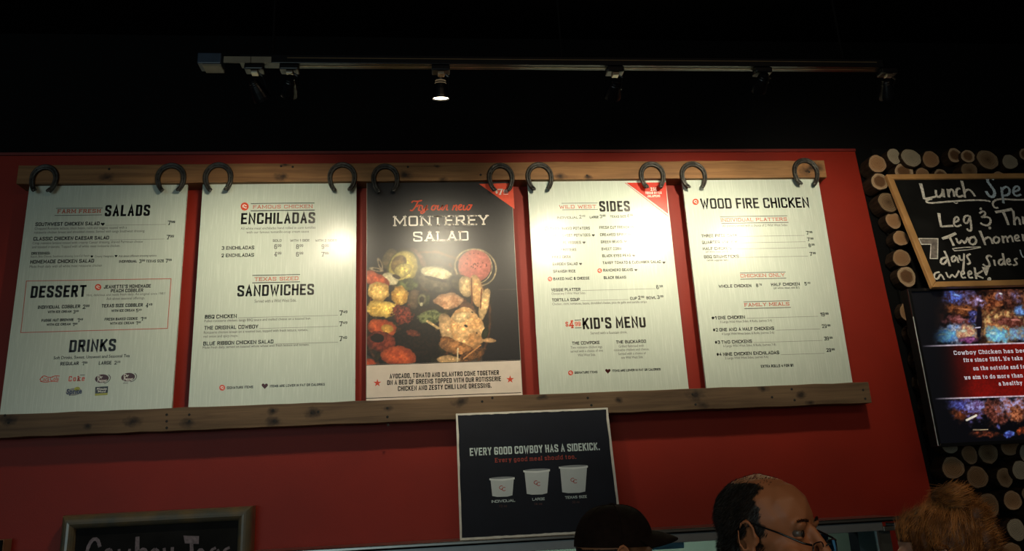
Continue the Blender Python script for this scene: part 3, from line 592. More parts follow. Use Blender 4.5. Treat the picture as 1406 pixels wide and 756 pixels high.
# ================= poster (photo painted on a fine grid of vertex colours = flat print)
def vnoise(x, y, seed=0):
    xi = np.floor(x).astype(int); yi = np.floor(y).astype(int); fx = x - xi; fy = y - yi; fx = fx*fx*(3-2*fx); fy = fy*fy*(3-2*fy)
    def h(a, b): n = (a * 374761393 + b * 668265263 + seed * 974711) & 0x7fffffff; n = ((n ^ (n >> 13)) * 1274126177) & 0x7fffffff; return ((n ^ (n >> 16)) & 0xffff) / 65535.0
    return (h(xi, yi)*(1-fx) + h(xi+1, yi)*fx)*(1-fy) + (h(xi, yi+1)*(1-fx) + h(xi+1, yi+1)*fx)*fy
def fbm(x, y, s, seed=0, o=4):
    r = 0; a = .5; t = 0
    for i in range(o): r = r + a * vnoise(x / s, y / s, seed + i); t += a; s = s / 2.0; a *= .55
    return r / t
class Paint:
    def __init__(s, X, Y, base): s.X, s.Y = X, Y; s.c = np.ones(X.shape + (3,)) * np.array(base, float)
    def ell(s, x, y, rx, ry, ang, c, soft=.12, rough=.25, seed=None, tex=.25, c2=None, ring=None, ts=22, shade=.35, al=1):
        seed = int(x * 7 + y * 13) if seed is None else seed; a = math.radians(ang); ca, sa = math.cos(a), math.sin(a)
        dx, dy = s.X - x, s.Y - y; u = (dx*ca + dy*sa) / rx; v = (-dx*sa + dy*ca) / ry
        d = np.sqrt(u*u + v*v) + (fbm(s.X, s.Y, ts * 2, seed) - .5) * rough * 2
        k = np.clip((1 - d) / soft + .5, 0, 1)
        if ring: k = k * np.clip((d - ring) / soft + .5, 0, 1)
        n = fbm(s.X, s.Y, ts, seed + 5); cc = np.array(c, float); cb = np.array(c2, float) if c2 is not None else cc * .55
        m = np.clip((n - .5) * 3 + .5, 0, 1)[..., None]; colr = cb * m * tex * 2 + cc * (1 - m * tex * 2) if tex <= .5 else cb * m + cc * (1 - m)
        colr = colr * (1 - shade * np.clip(d, 0, 1.2)[..., None] ** 3)
        k = (k * al)[..., None]; s.c = s.c * (1 - k) + colr * k
    def poly_half(s, x0, y0, x1, y1, c, soft=3, al=1):
        """paints the side to the right of the directed line"""
        nx, ny = -(y1-y0), (x1-x0); L = math.hypot(nx, ny); d = ((s.X-x0)*nx + (s.Y-y0)*ny) / L
        k = (np.clip(d / soft + .5, 0, 1) * al)[..., None]; s.c = s.c * (1-k) + np.array(c) * k
    def seg(s, x0, y0, x1, y1, t, c, al=1):
        dx, dy = x1-x0, y1-y0; L2 = dx*dx+dy*dy; q = np.clip(((s.X-x0)*dx + (s.Y-y0)*dy) / L2, 0, 1); d = np.hypot(s.X-x0-q*dx, s.Y-y0-q*dy)
        k = (np.clip((t - d) / 1.5 + .5, 0, 1) * al)[..., None]; s.c = s.c*(1-k) + np.array(c)*k
def to_lin(c): c = np.clip(c / 255, 0, 1); return np.where(c <= .04045, c / 12.92, ((c + .055) / 1.055) ** 2.4)
def painted(name, pl, u0, v0, u1, v1, nu, nv, fn, m, root, off=.0006):
    U, V = np.meshgrid(np.linspace(u0, u1, nu), np.linspace(v0, v1, nv))
    P = pl.o + U[..., None] * pl.ex + V[..., None] * pl.ez + pl.n * off
    X, Y = to_px(P); C = to_lin(fn(X, Y))
    idx = np.arange(nu * nv).reshape(nv, nu); F = np.stack([idx[:-1, :-1], idx[:-1, 1:], idx[1:, 1:], idx[1:, :-1]], -1).reshape(-1, 4)
    me = bpy.data.meshes.new(name); P = P.reshape(-1, 3) - np.array(wl(root)); nf = len(F)
    me.vertices.add(len(P)); me.vertices.foreach_set('co', P.ravel()); me.loops.add(nf * 4); me.loops.foreach_set('vertex_index', F.ravel())
    me.polygons.add(nf); me.polygons.foreach_set('loop_start', np.arange(nf) * 4); me.update(calc_edges=True)
    a = me.color_attributes.new('print', 'FLOAT_COLOR', 'POINT'); a.data.foreach_set('color', np.concatenate([C.reshape(-1, 3), np.ones((len(P), 1))], 1).ravel().astype(np.float32))
    return link_mesh(name, me, m, root)
def attr_mat(name, emit=False, strength=1, rough=GLOSS):
    k = N(name); k.set(Roughness=rough); at_ = k.n('ShaderNodeAttribute'); at_.attribute_name = 'print'
    if emit:
        k.set(Base_Color=(.01, .01, .012, 1)); k.l(at_.outputs['Color'], k.b.inputs['Emission Color']); k.b.inputs['Emission Strength'].default_value = strength
    else: k.l(at_.outputs['Color'], k.b.inputs['Base Color'])
    return k.m
def salad(X0, Y0):
    X, Y = (X0 - 500) * 4.319, (Y0 - 330) * 4.319
    p = Paint(X, Y, (62, 55, 51)); E = p.ell
    p.c *= (0.9 + .25 * (fbm(X, Y, 160, 3)[..., None] - .5))
    p.seg(-10, 90, 320, -220, 3, (38, 32, 30)); p.seg(760, 290, 1000, 60, 3, (34, 28, 26)); p.poly_half(1000, 285, 700, 292, (22, 22, 26), 6); p.c[(Y > 292) & (X > 700)] = (20, 20, 25)
    E(335, 420, 415, 385, -8, (44, 36, 24), .05, .06, tex=.5, c2=(16, 14, 10), ts=30, shade=.1)
    r0 = random.Random(21)
    for _ in range(150):
        a = r0.uniform(0, 6.28); q_ = r0.uniform(0, 1)**.5; cx_ = 330 + 370*q_*math.cos(a); cy_ = 430 + 330*q_*math.sin(a); t_ = r0.choice([(70, 62, 30), (96, 78, 44), (60, 40, 22), (120, 84, 50), (46, 50, 26), (110, 60, 32), (84, 88, 48)])
        if cy_ > 130: E(cx_, cy_, r0.uniform(14, 44), r0.uniform(8, 22), r0.uniform(-80, 80), t_, .35, .5, tex=.5, ts=12, shade=.5, al=.8)
    E(380, 480, 372, 420, 8, (120, 74, 46), .02, .02, ring=.965, tex=.3)
    E(660, 160, 128, 112, 20, (150, 132, 100), .03, .02, ring=.93, tex=.4, shade=0); E(650, 155, 112, 104, 10, (190, 170, 130), .03, .02, ring=.95, tex=.4, shade=0)
    E(655, 150, 98, 96, 0, (176, 96, 84), .05, .02, tex=.12, shade=.15)
    rr = random.Random(5)
    for _ in range(22): a = rr.uniform(0, 6.28); r = rr.uniform(0, 80); E(655 + r*math.cos(a), 150 + r*math.sin(a), 4, 4, 0, (90, 36, 30), .6, .1, tex=.1)
    E(150, 110, 42, 66, 25, (104, 90, 62), .08, .15, tex=.3); E(320, 100, 26, 70, -38, (112, 84, 70), .1, .15)
    E(95, 140, 12, 42, -20, (150, 130, 104), .2, .1, ring=.5); E(72, 172, 44, 12, 12, (160, 140, 110), .2, .1, ring=.5)
    E(235, 165, 96, 112, 22, (96, 92, 48), .04, .05, tex=.3); E(232, 158, 84, 98, 22, (206, 184, 98), .08, .06, tex=.2, c2=(150, 140, 60)); E(205, 140, 42, 58, 30, (128, 104, 58), .15, .1, tex=.3); E(230, 175, 52, 40, -30, (206, 186, 104), .1, .2)
    E(155, 228, 56, 34, 22, (218, 204, 162), .08, .2, tex=.15); E(190, 214, 26, 12, 20, (60, 44, 20), .3, .2); E(260, 262, 66, 34, -8, (92, 102, 52), .15, .3, tex=.5)
    E(430, 225, 118, 78, 6, (104, 94, 74), .08, .15, tex=.4, c2=(50, 46, 32)); E(432, 190, 92, 36, 10, (232, 220, 176), .1, .28, tex=.3, c2=(150, 140, 96)); E(420, 228, 62, 9, 14, (60, 50, 34), .3, .3)
    E(560, 250, 60, 46, 30, (70, 62, 40), .15, .3, tex=.5); E(605, 270, 44, 62, -10, (218, 184, 132), .07, .16, tex=.25); E(668, 300, 40, 96, -12, (222, 170, 112), .06, .1, tex=.2); p.seg(636, 225, 640, 380, 4, (90, 50, 26)); E(712, 375, 28, 96, 12, (224, 184, 128), .08, .14, tex=.2); p.seg(696, 290, 690, 400, 4, (110, 60, 30))
    E(70, 232, 92, 42, 22, (196, 92, 52), .08, .2, tex=.3, c2=(120, 40, 22)); E(90, 308, 62, 56, 30, (232, 192, 112), .07, .3, tex=.3, c2=(170, 120, 50)); E(212, 330, 58, 56, 0, (232, 186, 92), .07, .3, tex=.4, c2=(176, 120, 40))
    E(112, 405, 96, 52, 6, (230, 192, 98), .06, .3, tex=.25, c2=(180, 130, 50)); E(290, 350, 34, 60, 10, (104, 84, 62), .12, .2); E(342, 350, 26, 36, 10, (130, 124, 86), .2, .1, ring=.55); E(340, 378, 9, 12, 0, (210, 200, 160), .3, .1)
    E(230, 440, 60, 60, 0, (70, 26, 16), .1, .5, tex=.5, c2=(150, 60, 40), ts=10)
    E(105, 515, 80, 52, 10, (204, 92, 44), .07, .25, tex=.3, c2=(130, 44, 20)); E(136, 520, 36, 26, 10, (226, 168, 76), .15, .3); E(105, 598, 96, 58, 8, (138, 56, 32), .07, .2, tex=.4, c2=(80, 26, 14)); E(80, 580, 40, 26, 0, (34, 16, 8), .2, .4)
    E(320, 605, 138, 136, 0, (34, 20, 12), .08, .2, tex=.5, c2=(10, 7, 5), ts=12); E(300, 550, 44, 18, 12, (120, 54, 34), .2, .6, ts=12); E(200, 684, 108, 58, 4, (206, 92, 46), .06, .2, tex=.35, c2=(150, 52, 24)); E(30, 722, 40, 26, 0, (190, 74, 34), .1, .3); E(78, 690, 14, 32, 20, (50, 40, 16), .3, .3)
    E(392, 452, 84, 40, -8, (128, 134, 84), .08, .35, tex=.5, c2=(60, 70, 36), ts=14); E(500, 362, 88, 48, -6, (214, 164, 122), .08, .2, tex=.3, c2=(150, 96, 60)); E(610, 405, 50, 40, 40, (120, 78, 54), .12, .2); E(440, 400, 50, 20, 30, (44, 34, 20), .2, .4)
    E(490, 520, 44, 92, -14, (228, 184, 132), .07, .18, tex=.25); E(612, 525, 98, 128, -12, (236, 190, 134), .05, .16, tex=.3, c2=(196, 136, 80), shade=.15, ts=30); E(590, 450, 60, 24, -20, (244, 206, 150), .6, .5, tex=.2); E(650, 590, 50, 60, 30, (206, 140, 82), .6, .6, tex=.4, al=.7)
    for a, b_, r in ((604, 506, 11), (668, 548, 5), (575, 628, 8), (640, 425, 6)): E(a, b_, r, r * .7, 30, (30, 20, 14), .3, .4)
    E(492, 604, 50, 40, 20, (196, 128, 72), .1, .3, tex=.4); E(740, 592, 46, 13, 4, (222, 172, 120), .15, .2); E(718, 550, 20, 36, 20, (40, 46, 26), .15, .2); E(560, 640, 110, 38, 14, (204, 138, 82), .08, .25, tex=.4)
    E(640, 680, 90, 30, -20, (140, 92, 52), .15, .3, tex=.5, ts=10); E(500, 705, 66, 26, 0, (222, 178, 124), .1, .3); p.seg(375, 478, 440, 520, 7, (190, 160, 110)); p.seg(556, 640, 552, 740, 4, (210, 190, 150)); p.seg(590, 700, 690, 620, 4, (190, 130, 80))
    hl = np.clip((fbm(X, Y, 16, 91, 3) - .62) * 6, 0, 1)[..., None] * np.clip((p.c.mean(-1, keepdims=True) - 70) / 80, 0, 1); p.c = p.c * (1 + .35 * hl)
    n = fbm(X, Y, 10, 77, 3)[..., None]; return np.clip(p.c * (0.82 + .36 * n), 0, 255)
s = S3; W3 = s.x1 - s.x0; vsplit = s.pl.uv(600, 497.4)[1]
painted('salad_photograph', s.pl, 0.002, vsplit, W3 - .002, ZT - ZB, 250, 330, salad, attr_mat('salad_photo_print', rough=.36), s.root)
s.put('caption_band', M_['caption'], [(0.002, 0), (W3 - .002, 0), (W3 - .002, vsplit), (.002, vsplit)], [(0, 1, 2, 3)])
L = .0006
s.line('rule_lines', 'ink', 503, 501.6, 714, .8, L); s.line('rule_lines', 'ink', 502.4, 547, 715.6, .8, L)
qz = Z(s, 490, 200, 3.78)
def SC(*ps, t=1.9): s.n += 1; [s.path('script_lettering', 'salmon', [qz(*p) for p in P], t, lift=L) for P in ps]
SC([(284, 296), (292, 286), (312, 290), (338, 284)], [(318, 288), (304, 318), (288, 338), (276, 334)], [(310, 318), (322, 306), (326, 314), (318, 336), (330, 336)], [(322, 312), (334, 308), (338, 314)], [(342, 310), (338, 330), (350, 334), (364, 310)], [(366, 308), (352, 345), (334, 354), (330, 342), (352, 336), (370, 328)])
SC([(404, 308), (390, 314), (386, 332), (398, 336), (410, 322), (404, 308), (418, 314)], [(424, 308), (416, 330), (428, 336), (442, 316), (446, 308)], [(446, 308), (438, 330), (448, 336)], [(448, 334), (462, 308)], [(458, 312), (470, 306), (468, 318), (464, 334), (474, 332)])
SC([(504, 308), (496, 336)], [(500, 322), (516, 306), (520, 314), (512, 334), (522, 334)], [(528, 324), (546, 312), (540, 304), (526, 314), (528, 334), (546, 330)], [(556, 308), (550, 332), (564, 334), (576, 308), (570, 332), (582, 334), (596, 308)], [(578, 308), (600, 308)])
s.T('title_lettering', 'white', 'MONTEREY', 541, 310.6, 670.4, 14, .15, True, 0, L); s.T('title_lettering', 'white', 'SALAD', 567.4, 331.6, 643.4, 13.6, .15, True, 0, L)
for t, a, b_, y in (('AVOCADO, TOMATO AND CILANTRO COME TOGETHER', 535, 685.2, 519.6), ('ON A BED OF GREENS TOPPED WITH OUR ROTISSERIE', 531.6, 688, 528.4), ('CHICKEN AND ZESTY CHILI LIME DRESSING.', 546.4, 675, 536.6)): s.T('caption_lettering', 'ink', t, a, y, b_, 6.6, .17, lift=L, gap=.4)
for cx, cy in ((518.2, 525.6), (700.4, 520.6)):
    s.n += 1
    s.P('stars', 'inkred2', [(cx + r*math.sin(a), cy - r*math.cos(a)) for k in range(10) for r, a in [((5.6 if k % 2 == 0 else 2.2), -math.pi*k/5)]], L)
s.P('corner_flash', 'cornerred2', [(657.6, 252.4), (704, 251.4), (706.6, 287)], L)
s.T('corner_words', 'white', '$', 680.4, 265.6, 683.4, 4.2, .2, False, 0, .0009); s.T('corner_words', 'white', '7', 684.2, 267.6, 690.4, 8.4, .19, True, 0, .0009); s.T('corner_words', 'white', '99', 691.2, 264.6, 697.6, 4, .2, False, 0, .0009); s.line('corner_words', 'white', 691.2, 266.8, 697.6, .6, .0009)
for s in SH: s.pending = True
# ------------------------------------------------------------------ horseshoes
shoes = [(40.5, 82, 226, 265.5, 'over the top left corner of the SALADS board', -4), (213, 257, 224, 265, 'over the top right corner of the SALADS board', 2), (278.5, 321.5, 223, 264.5, 'over the top left corner of the ENCHILADAS board', 3),
    (449, 491, 223, 264, 'over the top right corner of the ENCHILADAS board', -1), (509, 549.5, 225, 266, 'over the top left corner of the salad poster', 3), (668, 707, 224, 264, 'over the top right corner of the salad poster', 1),
    (721, 760.5, 223, 263, 'over the top left corner of the SIDES board', 3), (876.5, 914, 222, 260, 'over the top right corner of the SIDES board', 0), (932.5, 971, 222, 260, 'over the top left corner of the WOOD FIRE CHICKEN board', 2), (1087, 1125, 217, 256, 'over the top right corner of the WOOD FIRE CHICKEN board', -3)]
for (xa, xb, ya, yb, lab, rot) in shoes:
    YF = PY - .001; A = at(xa, (ya+yb)/2, YF); B_ = at(xb, (ya+yb)/2, YF); Tt = at((xa+xb)/2, ya, YF); Bt = at((xa+xb)/2, yb, YF)
    cx = (A.x+B_.x)/2; W = (B_.x-A.x); H = Tt.z-Bt.z; cz = (Tt.z+Bt.z)/2
    r = thing('horseshoe', (cx, YF, cz), 'dark iron horseshoe ' + lab, 'horseshoe', 'iron horseshoes holding the menu boards')
    b = MB(); n = 36; bw = .0245; ring = []; prof = [(-.5, 0), (-.5, -.6), (-.38, -1), (-.12, -1), (-.05, -.72), (.08, -.72), (.15, -1), (.38, -1), (.5, -.6), (.5, 0)]
    ca, sa = math.cos(R_(rot)), math.sin(R_(rot)); path = []
    for i in range(n + 1):
        a = R_(-54) + R_(288) * i / n
        ex = (W/2 - bw/2) * math.cos(a); k = abs(math.sin(a))
        ez = (H/2 - bw/2) * (math.sin(a) * (1.0 if a > 0 and a < math.pi else 1.22))
        path.append((ex, ez))
    mz = min(p[1] for p in path); sc_z = (H/2 - bw*.35) / -mz
    path = [(x, z if z > 0 else z * sc_z) for x, z in path]
    for i, (ex, ez) in enumerate(path):
        p0 = np.array(path[max(i-1, 0)]); p1 = np.array(path[min(i+1, n)]); t = (p1-p0)/np.linalg.norm(p1-p0); nn = np.array([t[1], -t[0]])
        wd = bw * (1 - .28 * abs(i - n/2) / (n/2)); th = .0105 + (.004 if i < 2 or i > n - 2 else 0)
        for (o_, d) in prof:
            x = ex + nn[0]*o_*wd; z = ez + nn[1]*o_*wd
            b.v.append((cx + x*ca - z*sa, YF + d*th, cz + x*sa + z*ca)); 
    m_ = len(prof)
    for i in range(n):
        for k in range(m_): b.f.append((i*m_+k, (i+1)*m_+k, (i+1)*m_+(k+1) % m_, i*m_+(k+1) % m_)); b.mi.append(0)
    b.f += [tuple(range(m_)), tuple(n*m_+k for k in range(m_))[::-1]]; b.mi += [0, 0]
    b.build('iron_bar', M_['iron'], r, bevel=.0012)
    for i in (6, 9, 12, 24, 27, 30):
        ex, ez = path[i]; x = cx + ex*ca - ez*sa; z = cz + ex*sa + ez*ca; q = MB(); q.box((x-.0022, YF-.0095, z-.003), (x+.0022, YF-.0075, z+.003)); q.build('nail_hole', M_['nail'], r)
    for i in (0, n):
        ex, ez = path[i]; q = MB(); q.lathe((cx + ex*ca - ez*sa, YF-.012, cz + ex*sa + ez*ca), (0, -1, 0), [(0, .0065), (.003, .006), (.0045, .003)], 10); q.build('heel_stud', M_['iron'], r, smooth=True)

# ------------------------------------------------------------------ steel header of the pass-through, leaning card on it
HZ = 1.497
r = thing('pass_through_frame', (.55, WY, HZ - .06), 'brushed steel frame over the lit opening below the red wall', 'steel frame')
b = MB(); b.box((-.668, -.125, HZ - .005), (1.768, WY, HZ)); b.box((-.668, -.125, HZ - .012), (1.768, -.118, HZ)); b.build('ledge', M_['steel'], r, bevel=.0015)
b = MB(); b.box((-.66, -.108, HZ - .05), (1.70, -.09, HZ - .013)); b.build('header_rail', mat('pale_anodised_metal', srgb(150, 156, 160), .4, metal=.55, var=.05), r, bevel=.002)
b = MB(); b.box((-.66, -.115, HZ - .018), (1.76, -.02, HZ - .006)); b.build('shadow_gap', M_['black2'], r)  # black strip paints the shade of the gap under the ledge
b = MB(); b.box((1.70, -.112, HZ - .052), (1.762, -.06, HZ - .036)); b.box((1.745, -.115, HZ - .05), (1.772, -.05, HZ - .024)); b.build('hinge_bracket', M_['steel'], r, bevel=.0015)
b = MB(); b.box((1.672, -.104, .9), (1.682, -.085, HZ - .05)); b.build('post', M_['steel'], r, bevel=.001)
b = MB(); b.box((-.655, -.104, .9), (-.645, -.085, HZ - .05)); b.build('post', M_['steel'], r, bevel=.001)
b = MB(); b.box((1.684, -.09, .9), (1.735, WY, HZ - .05)); b.build('side_panel', mat('dark_grey_side', (.05, .055, .05), .5), r)
b = MB(); b.box((-.66, -.12, .86), (1.735, .2, .9)); b.build('sill_shelf', M_['steel'], r, bevel=.002)
glass = N('pane_glass'); glass.set(Roughness=.03); glass.b.inputs['Transmission Weight'].default_value = 1; glass.b.inputs['IOR'].default_value = 1.1; glass.set(Base_Color=(.8, .93, .95, 1))
b = MB(); b.box((-.64, -.098, .905), (1.668, -.094, HZ - .05)); b.build('glass_pane', glass.m, r)
# things inside the kitchen opening
def crate(name, x0, y0, z0, x1, y1, z1, c, label, cat, rough=.45):
    r = thing(name, ((x0+x1)/2, (y0+y1)/2, z0), label, cat); b = MB(); b.box((x0, y0, z0), (x1, y1, z1)); b.build('body', mat(name + '_paint', c, rough), r, bevel=.006)
    b = MB(); b.box((x0 + .02, y0 - .006, z0 + .04), (x1 - .02, y0, z1 - .03)); b.build('front_panel', mat(name + '_front', tuple(q * .8 for q in c), rough), r, bevel=.002)
    b = MB(); b.box((x0 + .05, y0 - .02, z1 - .06), (x1 - .05, y0 - .006, z1 - .045)); b.build('handle', M_['steel'], r, bevel=.002)
crate('dark_blue_cabinet', -.75, .45, 0, .02, .95, 1.62, srgb(44, 62, 86), 'dark blue cabinet behind the steel frame, left of the light blue one', 'cabinet')
crate('light_blue_cabinet', .03, .35, 0, .30, .9, 1.34, srgb(150, 205, 225), 'light blue cabinet behind the steel frame below the cowboy card', 'cabinet')
crate('teal_cabinet', 1.42, .30, 0, 1.68, .8, 1.435, srgb(28, 96, 130), 'deep teal cabinet at the right end behind the steel frame', 'cabinet')
crate('pale_blue_extractor', .74, .5, 1.38, 1.10, .9, 1.50, srgb(130, 170, 195), 'pale blue extractor box hanging behind the capped head', 'extractor')

# leaning card
pt = np.array([.08, -.032, 1.962]); pb = np.array([.08, -.106, HZ]); ez = pt - pb; LH = np.linalg.norm(ez)
pl = Plane(pb, (1, 0, 0), ez); CW = .602
r = thing('cowboy_card', (.38, -.1, HZ), 'black square card with three white tubs leaning on the steel ledge', 'sign card')
b = MB(); b.obox(pl, 0, .001, CW, LH, -.012, 0); b.build('foam_board', mat('white_foam_edge', srgb(190, 188, 180), .6), r)
s = Sheet(r, pl, .0006)
navy = mat('midnight_print', srgb(18, 23, 34), .6, var=.15, nscale=8, spec=.15); M_['midnight'] = navy
n = 60; rr = random.Random(3); e = lambda: rr.uniform(0, .0022)
pts = [(.007 + e(), .008 + (LH-.018)*i/12) for i in range(12)] + [(.007 + (CW-.014)*i/40, LH - .009 + e()) for i in range(41)] + [(CW - .008 - e(), LH - .01 - (LH-.018)*i/12) for i in range(1, 12)] + [(CW - .008 - (CW-.015)*i/40, .008 + e()*.8) for i in range(41)]
s.put('black_print', navy, pts, [tuple(range(len(pts)))[::-1]])
L = .0006; M_['cardwhite'] = mat('pale_blue_white_ink', srgb(176, 194, 196), .5); M_['cardred'] = mat('dull_red_ink', srgb(150, 52, 40), .5); M_['cardred2'] = mat('faint_red_ink', srgb(74, 38, 36), .5)
s.T('headline_lettering', 'cardwhite', 'EVERY GOOD COWBOY HAS A SIDEKICK.', 645.2, 625.6, 823.8, 10.6, .17, lift=L, gap=.42)
s.T('subline_lettering', 'cardred', 'Every good meal should too.', 680, 634.6, 791, 6.0, .14, True, 0, L)
for (xa, xb, ya, yb, w2) in ((672, 706.5, 656, 680.6, 27.6), (718.6, 755, 645, 677.6, 28), (767.4, 807, 640, 675.4, 31.6)):
    cx = (xa+xb)/2 + .5; sl = -.045; s.k += 1
    s.P('tub_print', 'tub', [(xa, ya+1.5), (xa, ya+3.6), (xa+2, ya+4), (cx-w2/2, yb), (cx-w2/4, yb+1.2), (cx+w2/4, yb+1), (cx+w2/2, yb-1.2), (xb-1.6, ya+2.6), (xb, ya+2), (xb, ya), (cx, ya-1.2)][::-1], L) if False else None
    b_ = [(xa+1.6, ya+3), (cx-w2/2, yb), (cx-w2/4, yb+1.2), (cx+w2/4, yb+.8), (cx+w2/2, yb-1), (xb-1.2, ya+1.8)]
    M_.setdefault('tub', mat('tub_white', srgb(168, 178, 182), .5, var=.02)); M_.setdefault('tub2', mat('tub_rim', srgb(196, 204, 206), .5, var=.02)); M_.setdefault('tub3', mat('tub_inner', srgb(120, 130, 136), .5))
    s.P('tub_print', 'tub', b_, L); s.P('tub_rim_print', 'tub2', [(xa, ya+.4), (xa, ya+3), (cx, ya+4), (xb, ya+1.6), (xb, ya-1)], L*1.4); s.disc('tub_lid_print', 'tub3', cx-.4, ya - .3, (xb-xa)/2-.8, 20, L*1.7, 1.5, -.05)
    my = (ya+yb)/2 + 2
    for dx, dy in ((-2, -1), (1.6, 1)): s.path('tub_mark', 'cardred', [(cx+dx+2.6, my+dy-2), (cx+dx, my+dy-3), (cx+dx-2.8, my+dy), (cx+dx, my+dy+2.6), (cx+dx+2.8, my+dy+1.4)], .9, lift=L*2)
for t, a, b_, y, d in (('INDIVIDUAL', 675, 707.4, 690, '12 oz'), ('LARGE', 731, 748, 687, '16 oz'), ('TEXAS SIZE', 776, 805.8, 684.6, '32 oz')):
    s.T('size_lettering', 'cardwhite', t, a, y, b_, 3.6, .18, lift=L); s.F('small_lettering', 'cardred2', d, (a+b_)/2-5, y+6, (a+b_)/2+5, 3.4, 0, L)
s.flush_later = True; CARD = s

# ------------------------------------------------------------------ chalkboards
chalkb = mat('chalkboard_black', (0.006, 0.006, 0.006), .75, var=.5, nscale=9, spec=.12); M_['chalk'] = mat('white_chalk', (0.60, 0.57, 0.52), .9, var=.35, nscale=120); M_['chalkblue'] = mat('blue_white_chalk', (0.42, 0.52, 0.60), .9, var=.35, nscale=120)
M_['chalkgrey'] = mat('rubbed_chalk', (0.10, 0.09, 0.10), .9, var=.4, nscale=90)
honey = mat('honey_pine_frame', (0.36, 0.19, 0.07), .5, var=.25, nscale=9, stretch=(1, 1, 1), bump=.2)
pb = np.array(at(1277, 395, -.178)); ptp = np.array(at(1218, 240, -.022)); ez = np.array([0, ptp[1]-pb[1], ptp[2]-pb[2]]); LH = np.linalg.norm(ez)
pl = Plane((2.046, pb[1], pb[2]), (1, 0, 0), ez); CW = .98
r = thing('lunch_chalkboard', (2.046 + CW/2, -.15, pb[2]), 'pine-framed chalkboard with lunch writing leaning back on top of the screen', 'chalkboard')
b = MB(); b.obox(pl, .012, .012, CW-.012, LH-.012, -.012, -.004); b.build('slate', chalkb, r)
fw = .027
def bar(pl, pts, d0, d1, name, m, r, bv=.003):
    b = MB(); vs = [pl.pt(u, v, d0) for u, v in pts] + [pl.pt(u, v, d1) for u, v in pts]; b.add(vs, [(3,2,1,0),(4,5,6,7),(0,1,5,4),(1,2,6,5),(2,3,7,6),(3,0,4,7)]); return b.build(name, m, r, bevel=bv)
bar(pl, [(0, 0), (fw, fw), (fw, LH-fw), (0, LH)][::-1], -.014, .006, 'frame_stile', honey, r); bar(pl, [(CW, LH), (CW-fw, LH-fw), (CW-fw, fw), (CW, 0)][::-1], -.014, .006, 'frame_stile', honey, r)
bar(pl, [(0, LH), (fw, LH-fw), (CW-fw, LH-fw), (CW, LH)][::-1], -.014, .006, 'frame_rail', honey, r); bar(pl, [(CW, 0), (CW-fw, fw), (fw, fw), (0, 0)][::-1], -.014, .006, 'frame_rail', honey, r)
s = Sheet(r, pl, -.0034); CH = s
q = Z(s, 1240, 235, 4.72)
def C(pts, t, smooth=True, m='chalk', part='chalk_lettering'): s.path(part, m, [q(*p) for p in pts], t * 1.12 / 4.72, smooth, chalk=.16)
# Lunch Special
C([(115, 75), (128, 120), (140, 178)], 17, False); C([(140, 176), (170, 172), (216, 160)], 13, False)
C([(214, 118), (216, 150), (232, 168), (256, 148), (262, 112)], 13); C([(260, 112), (268, 165)], 13, False)
C([(292, 112), (300, 165)], 13, False); C([(298, 140), (310, 112), (328, 118), (334, 162)], 12)
C([(372, 108), (350, 110), (346, 145), (362, 165), (392, 154)], 13); C([(382, 58), (396, 110), (404, 168)], 14, False); C([(400, 130), (424, 112), (446, 125), (470, 160)], 13)
C([(190, 176), (160, 182), (150, 196), (180, 204), (300, 192), (480, 182), (560, 188), (568, 196)], 11); C([(330, 196), (346, 206), (358, 200)], 6)
C([(592, 50), (560, 32), (545, 55), (570, 90), (600, 130), (590, 165), (560, 160), (540, 125)], 16, m='chalkblue'); C([(640, 100), (646, 150), (654, 205)], 13, m='chalkblue'); C([(642, 120), (668, 92), (696, 112), (690, 150), (650, 155)], 13, m='chalkblue')
C([(718, 130), (758, 118), (752, 92), (722, 98), (714, 140), (738, 160), (768, 146)], 12, m='chalkblue'); C([(838, 92), (806, 88), (796, 125), (812, 155), (846, 140)], 13, m='chalkblue'); C([(872, 95), (880, 150)], 13, False, 'chalkblue'); C([(924, 92), (896, 100), (900, 145), (930, 130), (934, 92)], 12, m='chalkblue'); C([(932, 92), (944, 145)], 12, False, 'chalkblue'); C([(966, 40), (976, 145)], 13, False, 'chalkblue')
C([(640, 176), (600, 182), (580, 205), (596, 236), (620, 232)], 11); C([(640, 176), (760, 184), (990, 172)], 11)
s.k += 1
# Leg & Thigh
C([(234, 268), (240, 310), (250, 358)], 15, False); C([(250, 356), (290, 352), (328, 350)], 12, False); C([(330, 330), (366, 316), (358, 290), (336, 298), (330, 340), (350, 358), (380, 344)], 11)
C([(430, 284), (400, 286), (394, 326), (418, 338), (434, 300)], 11); C([(434, 284), (444, 340), (446, 380), (428, 384), (416, 368)], 12)
C([(498, 270), (520, 252), (540, 268), (524, 290), (510, 296)], 11); C([(510, 294), (560, 292), (574, 320), (556, 350), (520, 344), (504, 330)], 12); s.disc('chalk_lettering', 'chalk', *q(506, 240), 1.8); s.disc('chalk_lettering', 'chalk', *q(565, 364), 2.0)
C([(600, 262), (660, 252), (712, 242)], 17, False); C([(650, 256), (670, 300), (686, 345)], 16, False); C([(716, 252), (722, 300), (726, 346)], 14, False); C([(724, 316), (740, 292), (756, 304), (762, 344)], 12); C([(778, 290), (784, 340)], 13, False)
C([(836, 286), (808, 290), (806, 326), (826, 334), (840, 296)], 11); C([(840, 286), (850, 372), (824, 384)], 11); C([(868, 236), (880, 336)], 13, False); C([(878, 300), (900, 284), (912, 332)], 12)
s.k += 1
